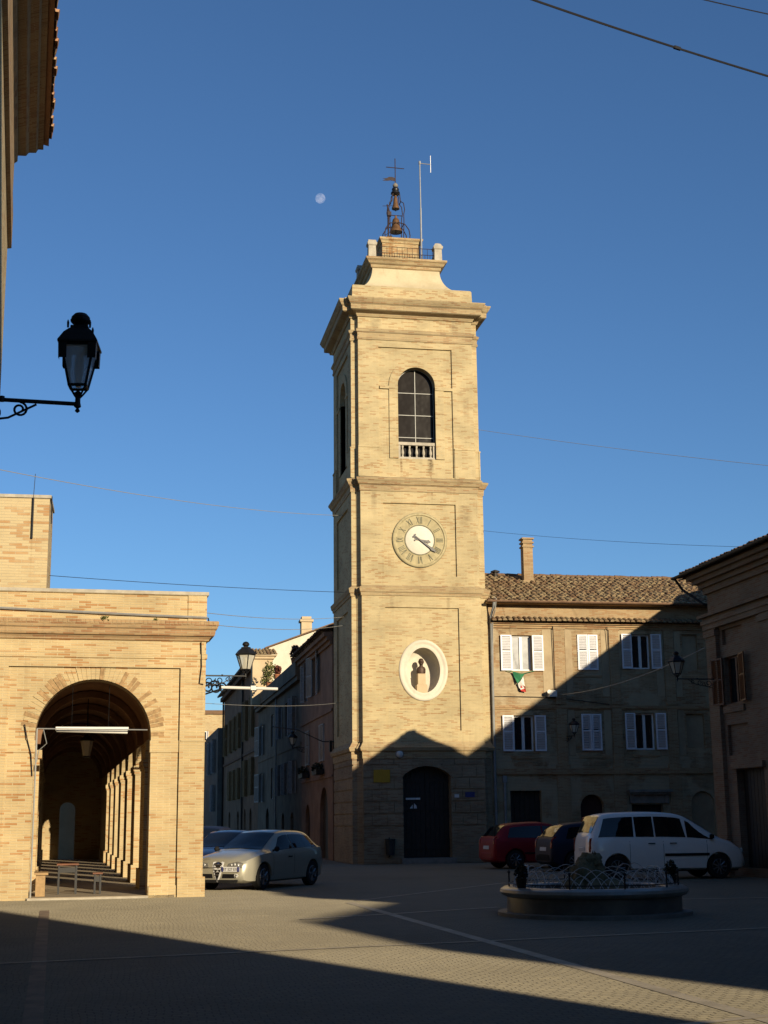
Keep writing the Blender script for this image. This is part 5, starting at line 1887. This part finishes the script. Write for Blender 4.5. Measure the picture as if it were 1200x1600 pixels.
# ================================================================== OVERHEAD CABLES
def cable(label, p0, p1, sag, r=.012, m=None, joint=None):
    P0, P1 = Vector(p0), Vector(p1)
    pts = []
    for k in range(25):
        t = k / 24
        p = P0.lerp(P1, t)
        pts.append((p.x, p.y, p.z - sag * 4 * t * (1 - t)))
    b = MB(); b.tube(pts, r, 5)
    if joint is not None:
        p = Vector(pts[joint]); d = (Vector(pts[joint + 1]) - p).normalized()
        b.tube([p - d * .07, p - d * .05, p + d * .05, p + d * .07], [.01, .028, .028, .01], 7)
    single(b.build('overhead_cable', m or MT['wire']), label, 'cable', 'overhead cables')


def at(px, py, Yd):
    """a point on the plane y = Yd seen at a picture position"""
    d = _f + _r2 * ((px - 600) / 2200) + _u2 * ((800 - py) / 2200)
    t = Yd / d.y
    return Vector((d.x * t, Yd, 1.6 + d.z * t))


cable('thick black cable crossing the top right corner of the sky', at(600, -85, 15), at(1420, 180, 18), .12, .016, joint=12)
cable('thin cable at the very top right corner of the sky', at(980, -30, 16), at(1400, 60, 18), .05, .009)
cable('faint cable sloping from the left edge to the clock tower above the portico', at(-60, 722, 30), (8.5, 54, 13.4), .25, .009, MT['greycable'])
cable('dark cable from the brick block to the tower just above the portico roof', (-2.4, 46, 9.4), (8.5, 54.2, 10.35), .06, .010)
cable('upper thin cable of the pair between the portico corner and the tower', TP(0, .2, 6.25), (8.5, 53.6, 9.3), .12, .008, MT['greycable'])
cable('lower thin cable of the pair between the portico corner and the tower', TP(0, .1, 5.98), (8.5, 53.8, 9.0), .15, .008, MT['greycable'])
cable('thin cable from the belfry out to the right edge of the sky', (13.6, 52.4, 16.7), at(1330, 740, 40), .1, .008, MT['greycable'])
cable('thin cable from the clock storey to the corner house eaves', (13.7, 52.4, 12.6), at(1230, 856, 40), .12, .006, MT['wire'])
cable('thin cable across the side street below the portico lamp', TP(.02, .8, 4.25), (8.5, 55, 6.1), .1, .006, MT['greycable'])
cable('pale twisted cable slung across the row house front to the corner house', (16.6, 52.2, 6.2), (16.4, 37.9, 6.3), .25, .014, MT['greycable'])

# ================================================================== FOUNTAIN
FX, FY = 7.95, 23.6
ft = thing('fountain', 'round stone fountain basin with a mossy rock in shade on the square', 'fountain', (FX, FY, 0))
b = MB()
b.lathe([(1.465, .0), (1.465, .30), (1.50, .31)], (FX, FY, 0), 64, caps=False)
b.lathe([(1.20, .44), (1.19, .2)], (FX, FY, 0), 64, caps=False)
basin = b.build('basin', MT['wetstone'], ft, 35)
b = MB()
b.lathe([(1.48, .305), (1.55, .335), (1.585, .385), (1.57, .43), (1.51, .465), (1.23, .465), (1.20, .44)], (FX, FY, 0), 64, caps=False)
b.build('rim', MT['rimstone'], basin, 40)

b = MB(); b.lathe([(1.625, .0), (1.625, .06), (1.474, .07)], (FX, FY, 0), 48, caps=False); b.build('plinth', MT['greystone'], ft, 35)
b = MB(); b.lathe([(1.200, .36), (.01, .36)], (FX, FY, 0), 40, caps=False)
b.build('water', MT['glass'], ft)
from mathutils import noise as mnoise


def rock(c, s, seed, n=3):
    bm = bmesh.new()
    bmesh.ops.create_icosphere(bm, subdivisions=n, radius=1)
    for v in bm.verts:
        d = 1 + .35 * mnoise.noise(v.co * 1.3 + Vector((seed, 0, 0))) + .22 * mnoise.noise(v.co * 3.5 + Vector((0, seed, 0))) + .10 * mnoise.noise(v.co * 9 + Vector((0, seed, 3)))
        v.co = Vector((v.co.x * s[0] * d + c[0], v.co.y * s[1] * d + c[1], v.co.z * s[2] * d + c[2]))
    vs = [tuple(v.co) for v in bm.verts]
    fs = [tuple(x.index for x in f.verts) for f in bm.faces]
    bm.free()
    return vs, fs


b = MB()
b.add(*rock((FX - .10, FY, .58), (.30, .28, .36), 1.3, 4))
b.add(*rock((FX - .02, FY + .05, .80), (.22, .22, .20), 4.7, 4))
b.add(*rock((FX - .2, FY - .1, .56), (.2, .2, .28), 8.1, 3))
for k in range(7):
    a = k * .9
    b.add(*rock((FX + .38 * math.cos(a), FY + .38 * math.sin(a), .42), (.2, .2, .16), k * 3.1, 2))
b.build('rock', MT['rock'], ft, 60)
b = MB()
for k in range(8):
    b.lathe([(.004, .95), (.006, 1.0 + .02 * (k % 3))], (FX - .02 + .01 * k, FY - .05, 0), 5)
b.build('spout', MT['bronze'], ft)
HB = 34
for k in range(HB):
    b = MB()
    a = 2 * PI * k / HB
    da = 2 * PI / HB * random.uniform(1.3, 2.0)
    hh = random.uniform(.24, .36)
    pts = []
    for q in range(11):
        t = q / 10
        aa = a + da * (t * 2 - 1)
        hgt = math.sin(PI * t) ** .7
        rr = 1.36 - .22 * hgt
        pts.append((FX + rr * math.cos(aa), FY + rr * math.sin(aa), .46 + hh * hgt))
    b.tube(pts, .006, 5)
    pts = []
    for q in range(9):
        t = q / 8
        aa = a + da * .55 * (t * 2 - 1)
        hgt = math.sin(PI * t) ** .7
        rr = 1.36 - .06 * hgt
        pts.append((FX + rr * math.cos(aa), FY + rr * math.sin(aa), .46 + hh * .62 * hgt))
    b.tube(pts, .005, 5)
    b.build('fence_hoop', MT['hoop'], ft)
for k in range(10):
    b = MB()
    a = 2 * PI * k / 10 + .35
    x, y = FX + 1.42 * math.cos(a), FY + 1.42 * math.sin(a)
    b.tube([(x, y, .45), (x, y, .68)], .014, 6)
    b.lathe([(.02, .68), (.028, .70), (.01, .73)], (x, y, 0), 8)
    b.build('fence_post', MT['iron'], ft)
b = MB(); b.tube([(FX + 1.42 * math.cos(2 * PI * k / 48), FY + 1.42 * math.sin(2 * PI * k / 48), .52) for k in range(48)], .009, 5, True)
b.build('fence_rail', MT['iron'], ft)
for i, (px, lab) in enumerate((((FX - 1.36, FY - .35), 'dark bushy pot plant on the left end of the fountain rim'), ((FX + 1.38, FY - .05), 'dark bushy pot plant on the right end of the fountain rim'))):
    o = thing('pot_plant', lab, 'plant', (*px, .465), 0, 'plants on the fountain rim')
    b = MB(); b.lathe([(.07, .467), (.10, .6), (.105, .62)], (*px, 0), 12); b.build('pot', MT['darkwood'], o, 40)
    b = MB(); leaves(b, (*px, .70), (.11, .11, .16), 240, .035); b.build('foliage', MT['leafdark'], o)

# ================================================================== MOON
b = MB()
mp = at(500.5, 310, 2600)
bm = bmesh.new(); bmesh.ops.create_uvsphere(bm, u_segments=48, v_segments=24, radius=10.2)
b.add([tuple(v.co + mp) for v in bm.verts], [tuple(x.index for x in f.verts) for f in bm.faces]); bm.free()
t = NT('moon_surface')
gg = t.n('ShaderNodeNewGeometry').outputs['Position']
nz = t.noise(t.scaled(gg, .16, .16, .16), 1.0, 4, .6)
df = t.n('ShaderNodeBsdfDiffuse', None, Color=t.mix(t.smooth(nz, .4, .6), (.042, .044, .05, 1), (.098, .094, .092, 1)), Roughness=0.0)
tr = t.n('ShaderNodeBsdfTransparent')
ad_ = t.n('ShaderNodeAddShader', None, i0=df.outputs[0], i1=tr.outputs[0])
t.t.links.new(ad_.outputs[0], t.t.nodes['Material Output'].inputs[0])
single(b.build('moon', t.m, None, 80), 'pale gibbous moon in the blue sky left of the bells', 'moon')


# ================================================================== CARS
def interp(tab, x):
    if x <= tab[0][0]: return tab[0][1]
    for i in range(len(tab) - 1):
        (x0, y0), (x1, y1) = tab[i], tab[i + 1]
        if x <= x1:
            t = (x - x0) / (x1 - x0)
            m0 = (tab[i + 1][1] - tab[i - 1][1]) / (tab[i + 1][0] - tab[i - 1][0]) if i > 0 else (y1 - y0) / (x1 - x0)
            m1 = (tab[i + 2][1] - y0) / (tab[i + 2][0] - x0) if i + 2 < len(tab) else (y1 - y0) / (x1 - x0)
            h = x1 - x0
            s = (y1 - y0) / h
            if s == 0: m0 = m1 = 0
            else:
                if m0 / s < 0: m0 = 0
                if m1 / s < 0: m1 = 0
                m0 = s * min(m0 / s, 3); m1 = s * min(m1 / s, 3)
            return y0 * (1 + 2 * t) * (1 - t) ** 2 + m0 * h * t * (1 - t) ** 2 + y1 * t * t * (3 - 2 * t) + m1 * h * t * t * (t - 1)
    return tab[-1][1]


def car(name, label, cat, loc, rz, sp, paint, group=None):
    o = thing(name, label, cat, (*loc, 0), rz, group)
    ca, sa = math.cos(rz), math.sin(rz)

    def T(x, y, z): return (loc[0] + x * ca - y * sa, loc[1] + x * sa + y * ca, z)
    hl, zr_, zs_, w_, wr_, zb_ = sp['L'] / 2, sp['zr'], sp['zs'], sp['w'], sp['wr'], sp.get('zb', [(-9, .22), (9, .2)])

    def section(x):
        zb, zs, zr, w, wr = interp(zb_, x), interp(zs_, x), interp(zr_, x), interp(w_, x), interp(wr_, x)
        zr = max(zr, zs + .012)
        hz = zr - zs
        sh = min(.075, hz * .45)
        q = [(0, zb), (w - .14, zb), (w - .03, zb + .05), (w, zb + (zs - zb) * .35), (w + .008, zb + (zs - zb) * .62), (w - .005, zb + (zs - zb) * .86), (w - .035, zs)]
        q += [(wr + .03 + (w - .07 - wr) * .5 if hz > .25 else wr + (w - .05 - wr) * .55, zs + (hz - sh) * (.5 if hz > .25 else .6)), (wr + .015, zr - sh), (wr - .05, zr - sh * .3), (wr * .55, zr - .004), (0, zr + .01)]
        return q

    def side_pt(x, t, off):
        """point on the glasshouse side: t 0 belt .. 1 roof"""
        q = section(x)
        p0, p1, p2 = q[6], q[7], q[8]
        a = (p0, p1, t * 2) if t < .5 else (p1, p2, t * 2 - 1)
        return (a[0][0] + (a[1][0] - a[0][0]) * a[2] + off, a[0][1] + (a[1][1] - a[0][1]) * a[2] + off * .25)
    xs = sorted(set([-hl, -hl + .02, -hl + .05, -hl + .1, hl - .1, hl - .05, hl - .02, hl] + [-hl + sp['L'] * k / 56 for k in range(57)]))
    vs, fs = [], []
    n = 0
    for x in xs:
        q = section(x)
        ring = q + [(-y, z) for y, z in q[-2:0:-1]]
        n = len(ring)
        vs += [T(x, y, z) for y, z in ring]
    for i in range(len(xs) - 1):
        for k in range(n):
            fs.append((i * n + k, i * n + (k + 1) % n, (i + 1) * n + (k + 1) % n, (i + 1) * n + k))
    fs += [tuple(range(n))[::-1], tuple(range(len(vs) - n, len(vs)))]
    b = MB(); b.add(vs, fs)
    bo = b.build('body', paint, o, 38)
    # wheel arches cut out
    wr0 = sp['wr_r']
    for xw in (sp['xf'], sp['xr']):
        for s in (-1, 1):
            cb = MB(T)
            cb.lathe([(wr0 + .055, s * .50), (wr0 + .055, s * 1.2)] if s > 0 else [(wr0 + .055, -1.2), (wr0 + .055, -.50)], (xw, 0, wr0 + .01), 28, 'y')
            co = cb.build('cutter', paint)
            me = co.data
            bmx = bmesh.new(); bmx.from_mesh(me); bmesh.ops.recalc_face_normals(bmx, faces=bmx.faces); bmx.to_mesh(me); bmx.free()
            bmx = bmesh.new(); bmx.from_mesh(bo.data); bmesh.ops.recalc_face_normals(bmx, faces=bmx.faces); bmx.to_mesh(bo.data); bmx.free()
            mod = bo.modifiers.new('cut', 'BOOLEAN'); mod.operation = 'DIFFERENCE'; mod.object = co; mod.solver = 'EXACT'
            bpy.context.view_layer.update()
            dg = bpy.context.evaluated_depsgraph_get()
            nm = bpy.data.meshes.new_from_object(bo.evaluated_get(dg))
            bo.modifiers.clear()
            bo.data = nm
            bpy.data.objects.remove(co)
    bo.data.name = 'body'
    bo.data.shade_smooth(); bo.data.set_sharp_from_angle(angle=R(38))
    # glass
    for (x0, x1, t0, t1, xs0, xs1) in sp['side']:
        for s in (-1, 1):
            b = MB(T)
            N_, M_ = 8, 5
            v = []
            for i in range(N_ + 1):
                for j in range(M_ + 1):
                    tt = t0 + (t1 - t0) * j / M_
                    xa, xb = x0 + (xs0 - x0) * j / M_, x1 + (xs1 - x1) * j / M_
                    x = xa + (xb - xa) * i / N_
                    y, z = side_pt(x, tt, .008)
                    v.append((x, s * y, z))
            b.add(v, [(i * (M_ + 1) + j, (i + 1) * (M_ + 1) + j, (i + 1) * (M_ + 1) + j + 1, i * (M_ + 1) + j + 1) for i in range(N_) for j in range(M_)])
            b.build('side_window', MT['carglass'], o, 60)
    for nm, (xa, xb) in (('windscreen', sp['screen']), ('rear_window', sp['rear'])):
        b = MB(T)
        N_ = 10
        v = []
        ys_ = [-1, -.85, -.55, -.2, .2, .55, .85, 1]
        for i in range(N_ + 1):
            x = xa + (xb - xa) * i / N_
            q = section(x)
            wmax = q[9][0]
            for yy in ys_:
                y = yy * wmax * .99
                ay = abs(y)
                # height on the top curve
                pr_ = [q[9], q[10], q[11]]
                if ay >= pr_[1][0]:
                    tt = (ay - pr_[1][0]) / (pr_[0][0] - pr_[1][0]); z = pr_[1][1] + (pr_[0][1] - pr_[1][1]) * tt
                else:
                    tt = ay / pr_[1][0]; z = pr_[2][1] + (pr_[1][1] - pr_[2][1]) * tt
                dx = .010 if nm == 'windscreen' else -.010
                v.append((x + dx, y, z + .008))
        K_ = len(ys_)
        b.add(v, [(i * K_ + j, i * K_ + j + 1, (i + 1) * K_ + j + 1, (i + 1) * K_ + j) for i in range(N_) for j in range(K_ - 1)])
        b.build(nm, MT['carglass'], o, 60)
    # wheels
    for xw in (sp['xf'], sp['xr']):
        for s in (-1, 1):
            yw = interp(w_, xw) - .11
            b = MB(T)
            tp = [(wr0 * .62, -.1), (wr0 * .93, -.10), (wr0, -.075), (wr0, .075), (wr0 * .93, .10), (wr0 * .66, .10), (wr0 * .62, .06)]
            b.lathe(tp, (xw, s * yw, wr0), 30, 'y')
            wo = b.build('wheel', MT['rubber'], o, 40)
            b = MB(T)
            yo = s * (yw + s * 0) + s * .10
            b.lathe([(wr0 * .66, yo - s * .005), (wr0 * .62, yo + s * .004), (wr0 * .58, yo - s * .03), (wr0 * .2, yo - s * .035), (wr0 * .17, yo + s * .0), (.002, yo + s * .0)], (xw, 0, wr0), 30, 'y', caps=False)
            for k in range(sp.get('spokes', 7)):
                a = 2 * PI * k / sp.get('spokes', 7)
                p0 = (xw + .04 * math.cos(a), yo - s * .01, wr0 + .04 * math.sin(a))
                p1 = (xw + wr0 * .6 * math.cos(a), yo - s * .005, wr0 + wr0 * .6 * math.sin(a))
                b.tube([p0, p1], .022, 5)
            b.build('rim', MT['alloy'], wo, 40)
    # front and rear details
    def front_x(y, z):
        """x of the nose at a given height: march in until the body is tall and wide enough"""
        x = hl
        while x > 0:
            q = section(x)
            if interp(zr_, x) >= z and interp(w_, x) >= abs(y) + .01: return x
            x -= .01
        return 0

    def rear_x(y, z):
        x = -hl
        while x < 0:
            if interp(zr_, x) >= z and interp(w_, x) >= abs(y) + .01: return x
            x += .01
        return 0

    def patch(nm, m, pts, end, thick=.012, name_parent=None, mir=False):
        """polygon (y, z) laid on the nose or tail"""
        for s in ((1, -1) if mir else (1,)):
            fx = front_x if end > 0 else rear_x
            b = MB(T)
            k0 = len(pts)
            cy_, cz_ = sum(p[0] for p in pts) / k0, sum(p[1] for p in pts) / k0
            ring = []
            for i in range(k0):
                (ya, za), (yb, zb2) = pts[i], pts[(i + 1) % k0]
                for q in range(4):
                    ring.append((ya + (yb - ya) * q / 4, za + (zb2 - za) * q / 4))
            k = len(ring)
            rows = []
            for f_ in (1.0, .66, .33):
                rows.append([(cy_ + (y - cy_) * f_, cz_ + (z - cz_) * f_) for y, z in ring])
            v = [(fx(s * y, z) + end * thick, s * y, z) for r_ in rows for y, z in r_]
            v.append((fx(s * cy_, cz_) + end * thick, s * cy_, cz_))
            fcs = [(r * k + i, r * k + (i + 1) % k, (r + 1) * k + (i + 1) % k, (r + 1) * k + i) for r in range(2) for i in range(k)]
            fcs += [(2 * k + i, 2 * k + (i + 1) % k, 3 * k) for i in range(k)]
            n0 = len(v)
            v += [(x - end * .08, y, z) for x, y, z in v[:k]]
            fcs += [(i, (i + 1) % k, n0 + (i + 1) % k, n0 + i) for i in range(k)]
            b.add(v, fcs)
            b.build(nm, m, name_parent or o)
    for (nm, m, pts, end, mir) in sp.get('patches', []):
        patch(nm, MT[m], pts, end, mir=mir)
    # mirrors, handles, sills
    for s in (-1, 1):
        b = MB(T)
        xm = sp['mirror'][0]
        y, z = side_pt(xm, .08, 0)
        yy = s * (y + .10)
        b.lathe([(.02, xm - .04), (.065, xm - .035), (.07, xm), (.045, xm + .06), (.01, xm + .075)], (0, yy, z + .06), 12, 'x')
        b.tube([(xm, s * (y - .02), z + .03), (xm, yy, z + .04)], .02, 5)
        b.build('mirror', MT['trimplastic'] if sp.get('dmirror') else paint, o, 50)
        for xh in sp['handles']:
            b = MB(T)
            y = interp(w_, xh) + .01
            zz = sp['hz']
            b.tube([(xh - .09, s * y, zz), (xh - .07, s * (y + .02), zz), (xh + .07, s * (y + .02), zz), (xh + .09, s * y, zz)], .014, 6)
            b.build('handle', MT['trimplastic'] if sp.get('dmirror') else paint, o, 40)
        b = MB(T)
        for xd in sp['seams']:
            for k in range(6):
                z0, z1 = .34 + (sp['hz'] + .06 - .34) * k / 6, .34 + (sp['hz'] + .06 - .34) * (k + 1) / 6
                q = section(xd)
                def yat(z, q=q):
                    for i in range(2, 6):
                        if q[i][1] <= z <= q[i + 1][1] + 1e-6:
                            return q[i][0] + (q[i + 1][0] - q[i][0]) * (z - q[i][1]) / (q[i + 1][1] - q[i][1])
                    return q[5][0]
                b.add([(xd - .005, s * (yat(z0) + .003), z0), (xd + .005, s * (yat(z0) + .003), z0), (xd + .005, s * (yat(z1) + .003), z1), (xd - .005, s * (yat(z1) + .003), z1)], [(0, 1, 2, 3)])
        for (xa, xb, z0, z1) in sp.get('strips', []):
            v = []
            for k in range(9):
                x = xa + (xb - xa) * k / 8
                y = interp(w_, x) + .022
                v += [(x, s * y, z0), (x, s * y, z1)]
            b.add(v, [(2 * k, 2 * k + 2, 2 * k + 3, 2 * k + 1) for k in range(8)])
        b.build('door_trim', MT['trimplastic'], o)
    # dark floor pan so that no daylight shows through the arches
    b = MB(T); b.box(-hl + .25, hl - .25, -.55, .55, .2, .55); b.build('floor_pan', MT['trimplastic'], o)
    return o, T, front_x, rear_x


hatch = dict(L=4.17, xf=1.235, xr=-1.31, wr_r=.312,
             zr=[(-2.085, .62), (-2.06, .80), (-2.0, .97), (-1.93, 1.03), (-1.62, 1.27), (-1.42, 1.37), (-.95, 1.435), (-.3, 1.445), (.12, 1.40), (.45, 1.25), (1.0, .985), (1.3, .935), (1.65, .87), (1.9, .79), (2.02, .70), (2.07, .60), (2.085, .46)],
             zs=[(-2.085, .60), (-2.0, .94), (-1.9, .985), (-1.3, .975), (-.3, .95), (.6, .915), (1.0, .885), (1.4, .84), (1.8, .75), (2.0, .64), (2.085, .42)],
             w=[(-2.085, .55), (-2.04, .68), (-1.9, .78), (-1.3, .85), (-.3, .865), (.8, .86), (1.3, .855), (1.7, .82), (1.95, .72), (2.05, .60), (2.085, .48)],
             wr=[(-2.085, .42), (-1.9, .58), (-1.4, .57), (-.3, .59), (.2, .585), (1.0, .66), (1.5, .6), (1.9, .5), (2.085, .3)],
             side=[(-.22, .78, .07, .90, -.22, .20), (-1.60, -.27, .07, .90, -1.38, -.27)],
             screen=(.18, .98), rear=(-1.93, -1.45), mirror=(.72,), handles=(-.05,), hz=.78, seams=(.78, -.28), zb=[(-2.085, .3), (-1.9, .2), (1.8, .18), (2.085, .26)], spokes=5)
alfa = dict(hatch)
alfa['dmirror'] = True
grille = [(0, .24), (.05, .36), (.115, .56), (.125, .66), (.0, .70), (-.125, .66), (-.115, .56), (-.05, .36)]
alfa['patches'] = [('grille_surround', 'plate', [(0, .20), (.075, .34), (.15, .56), (.16, .69), (.0, .725), (-.16, .69), (-.15, .56), (-.075, .34)], 1, False),  # pale paint instead of chrome, standing for its bright reflection
                   ('headlight', 'lampdark', [(.27, .565), (.66, .565), (.68, .665), (.54, .70), (.32, .665)], 1, True),
                   ('lower_intake', 'black', [(.14, .31), (.52, .31), (.56, .37), (.5, .41), (.16, .41)], 1, True),
                   ('fog_lamp', 'headlight', [(.50, .33), (.57, .33), (.59, .37), (.57, .41), (.5, .41), (.48, .37)], 1, True),
                   ('front_splitter', 'trimplastic', [(-.52, .20), (.52, .20), (.56, .27), (-.56, .27)], 1, False),
                   ('tail_light', 'taillight', [(.45, .78), (.70, .78), (.70, .9), (.5, .9)], -1, True)]
AH = math.atan2(-.80, -.60)
ao, AT, afx, arx = car('parked_car', 'champagne silver hatchback with its nose in the sun at the portico corner', 'car', (3.57, 35.95), AH, alfa, MT['silver'])
for s in (-1, 1):
    for (yy, zz, rr) in ((.40, .625, .028), (.49, .635, .034), (.585, .625, .032)):
        b = MB(AT)
        xx = afx(s * yy, zz) + .02
        b.lathe([(rr, xx - .02), (rr, xx), (rr * .6, xx + .012), (.003, xx + .016)], (0, s * yy, zz), 12, 'x')
        b.build('lamp_glint', MT['headlight'], ao, 50)  # bright discs painting the glints of the lamps inside the headlight
    b = MB(AT)
    pl2 = [(afx(s * y, .555) + .012, s * y, z) for y in (.16, .3, .45, .6, .68) for z in (.55, .562)]
    b.add(pl2, [(2 * i, 2 * i + 2, 2 * i + 3, 2 * i + 1) for i in range(4)])
    b.build('bumper_seam', MT['black'], ao)
# grille slats, badge and number plate
b = MB(AT)
xg = afx(0, .5) + .035
b.add([(afx(y, z) + .022, y, z) for y, z in grille], [tuple(range(len(grille)))])
gri = b.build('grille', MT['black'], ao)
b = MB(AT)
for k in range(5):
    z = .38 + .06 * k
    hw = .05 + (.115 - .05) * (z - .36) / .2 if z < .56 else .115
    x = afx(0, z) + .024
    b.box(x, x + .012, -hw, hw, z, z + .016)
b.build('slat', MT['chrome'], gri)
b = MB(AT); b.lathe([(.04, afx(0, .66) + .02), (.04, afx(0, .66) + .04), (.03, afx(0, .66) + .045)], (0, 0, .655), 14, 'x'); b.build('badge', MT['bluecar'], gri)


def text_mesh(s, size, T, m, name, parent, x, y0, z0, flip=1):
    cu = bpy.data.curves.new('t', 'FONT')
    cu.body = s
    cu.size = size
    cu.align_x = 'CENTER'
    to = bpy.data.objects.new('t', cu)
    C.objects.link(to)
    bpy.context.view_layer.update()
    me = bpy.data.meshes.new_from_object(to.evaluated_get(bpy.context.evaluated_depsgraph_get()))
    bpy.data.objects.remove(to)
    b = MB(T)
    b.add([(x, y0 + flip * v.co.x, z0 + v.co.y) for v in me.vertices], [tuple(p.vertices) for p in me.polygons])
    return b.build(name, m, parent)


PY, PZ = .38, .465
px_ = max(afx(PY - .2, PZ), afx(PY + .2, PZ)) + .03
b = MB(AT); b.box(px_ - .05, px_, PY - .25, PY + .25, PZ, PZ + .115)
npl = b.build('number_plate', MT['plate'], ao)
b = MB(AT); b.box(px_ - .04, px_ + .003, PY - .25, PY - .205, PZ + .002, PZ + .113); b.box(px_ - .04, px_ + .003, PY + .205, PY + .25, PZ + .002, PZ + .113); b.build('blue_strip', MT['blue'], npl)
text_mesh('BT 527 EX', .095, AT, MT['black'], 'plate_text', npl, px_ + .004, PY, PZ + .024)

ao.scale = (.93, .94, .95)
ao.location = (3.50, 35.80, 0)
sedan = dict(hatch); sedan['patches'] = [('headlight', 'headlight', [(.34, .60), (.62, .60), (.60, .69), (.36, .69)], 1, True), ('grille', 'black', [(-.28, .58), (.28, .58), (.26, .66), (-.26, .66)], 1, False)]
bo_, _q, _w, _e = car('parked_car', 'dark blue car parked just behind the silver hatchback, mostly hidden', 'car', (3.05, 40.4), math.atan2(-.9, -.43), sedan, MT['bluecar'])
bo_.scale = (.95, .95, .93)
car('parked_car', 'black car beyond the dark blue one, seen past the portico corner', 'car', (2.65, 45.2), math.atan2(-.95, -.3), sedan, MT['navy'])

punto = dict(hatch)
punto.update(L=3.82, xf=1.15, xr=-1.2, wr_r=.295,
             zr=[(-1.91, .50), (-1.895, .75), (-1.87, .92), (-1.80, 1.02), (-1.55, 1.30), (-1.40, 1.38), (-.9, 1.44), (-.2, 1.46), (.12, 1.41), (.4, 1.28), (.98, .98), (1.3, .90), (1.6, .80), (1.8, .68), (1.89, .52), (1.91, .4)],
             zs=[(-1.91, .48), (-1.88, .85), (-1.80, .96), (-1.3, .95), (0, .92), (.9, .88), (1.4, .78), (1.7, .64), (1.91, .38)],
             w=[(-1.91, .62), (-1.88, .72), (-1.75, .78), (-1.2, .82), (0, .83), (1.1, .815), (1.6, .74), (1.85, .58), (1.91, .45)],
             wr=[(-1.91, .45), (-1.8, .6), (-1.4, .55), (-.3, .57), (.2, .565), (.98, .63), (1.5, .56), (1.91, .3)],
             side=[(-.20, .76, .07, .90, -.20, .20), (-1.45, -.25, .07, .90, -1.30, -.25)],
             screen=(.16, .95), rear=(-1.79, -1.42), mirror=(.7,), dmirror=True, handles=(-.05,), hz=.80, seams=(.76, -.26),
             zb=[(-1.91, .3), (-1.7, .2), (1.6, .18), (1.91, .26)], spokes=8,
             strips=[(-.9, 1.0, .47, .52)],
             patches=[('tail_light', 'taillight', [(.60, .78), (.70, .78), (.66, 1.02), (.60, 1.0)], -1, True), ('rear_bumper', 'red', [(-.70, .34), (.70, .34), (.72, .52), (-.72, .52)], -1, False), ('number_plate', 'plate', [(-.25, .62), (.25, .62), (.25, .73), (-.25, .73)], -1, False), ('headlight', 'headlight', [(.36, .56), (.60, .56), (.58, .68), (.4, .68)], 1, True)])
car('parked_car', 'small dark red hatchback parked in the shade right of the tower', 'car', (13.62, 45.6), R(6), punto, MT['red'])
suv = dict(punto)
suv['patches'] = [('tail_light', 'taillight', [(.60, .70), (.72, .70), (.67, 1.04), (.60, 1.02)], -1, True), ('rear_bumper', 'trimplastic', [(-.70, .34), (.70, .34), (.72, .52), (-.72, .52)], -1, False), ('number_plate', 'plate', [(-.25, .62), (.25, .62), (.25, .73), (-.25, .73)], -1, False)]
po_, PT_, pfx, prx = car('parked_car', 'dark navy hatchback with a red roof beacon between the red car and the white van', 'car', (14.5, 42.1), R(4), suv, MT['navy'])
b = MB(PT_); b.lathe([(.07, 1.46), (.075, 1.52), (.06, 1.58), (.01, 1.60)], (-.5, .1, 0), 12); b.lathe([(.09, 1.44), (.09, 1.465)], (-.5, .1, 0), 12)
b.build('roof_beacon', MT['taillight'], po_, 50)

van = dict(L=4.46, xf=1.33, xr=-1.50, wr_r=.315,
           zr=[(-2.23, .50), (-2.215, .95), (-2.19, 1.10), (-2.14, 1.20), (-1.92, 1.62), (-1.82, 1.68), (-1.4, 1.725), (-.5, 1.74), (.2, 1.70), (.48, 1.62), (.8, 1.44), (1.45, 1.06), (1.75, .97), (2.0, .84), (2.15, .68), (2.21, .5), (2.23, .4)],
           zs=[(-2.23, .48), (-2.2, 1.0), (-2.1, 1.08), (-1.0, 1.07), (.3, 1.05), (1.2, 1.0), (1.5, .95), (1.85, .84), (2.1, .64), (2.23, .38)],
           w=[(-2.23, .72), (-2.19, .80), (-2.05, .86), (-1.4, .90), (.5, .91), (1.4, .895), (1.8, .82), (2.05, .70), (2.18, .52), (2.23, .4)],
           wr=[(-2.23, .5), (-2.1, .70), (-1.8, .66), (-.5, .67), (.4, .66), (1.4, .72), (1.8, .62), (2.23, .3)],
           side=[(-.42, .42, .05, .92, -.42, .34), (-2.0, -1.03, .05, .92, -1.80, -1.0), (-.97, -.46, .05, .92, -.97, -.46), (.46, 1.22, .05, .90, .46, .56)],
           screen=(.52, 1.42), rear=(-2.13, -1.90), mirror=(1.12,), dmirror=True, handles=(.05, -.55), hz=.93, seams=(1.0, -.22, -1.15), zb=[(-2.23, .34), (-2.0, .26), (1.9, .24), (2.23, .3)], spokes=9,
           strips=[(-.2, 1.05, .60, .67)],
           patches=[('tail_light', 'taillight', [(.70, .72), (.80, .72), (.78, 1.08), (.70, 1.08)], -1, True), ('number_plate', 'plate', [(-.26, .74), (.26, .74), (.26, .86), (-.26, .86)], -1, False), ('rear_bumper', 'trimplastic', [(-.80, .34), (.80, .34), (.82, .50), (-.82, .50)], -1, False), ('headlight', 'headlight', [(.36, .66), (.68, .66), (.64, .78), (.4, .78)], 1, True), ('front_bumper', 'trimplastic', [(-.60, .34), (.60, .34), (.62, .52), (-.62, .52)], 1, False)])
vo, _a, _b, _c = car('parked_van', 'white people carrier parked in the shade behind the fountain', 'van', (14.12, 36.3), R(-2), van, MT['vanwhite'])
vo.scale = (.965, .965, .985)
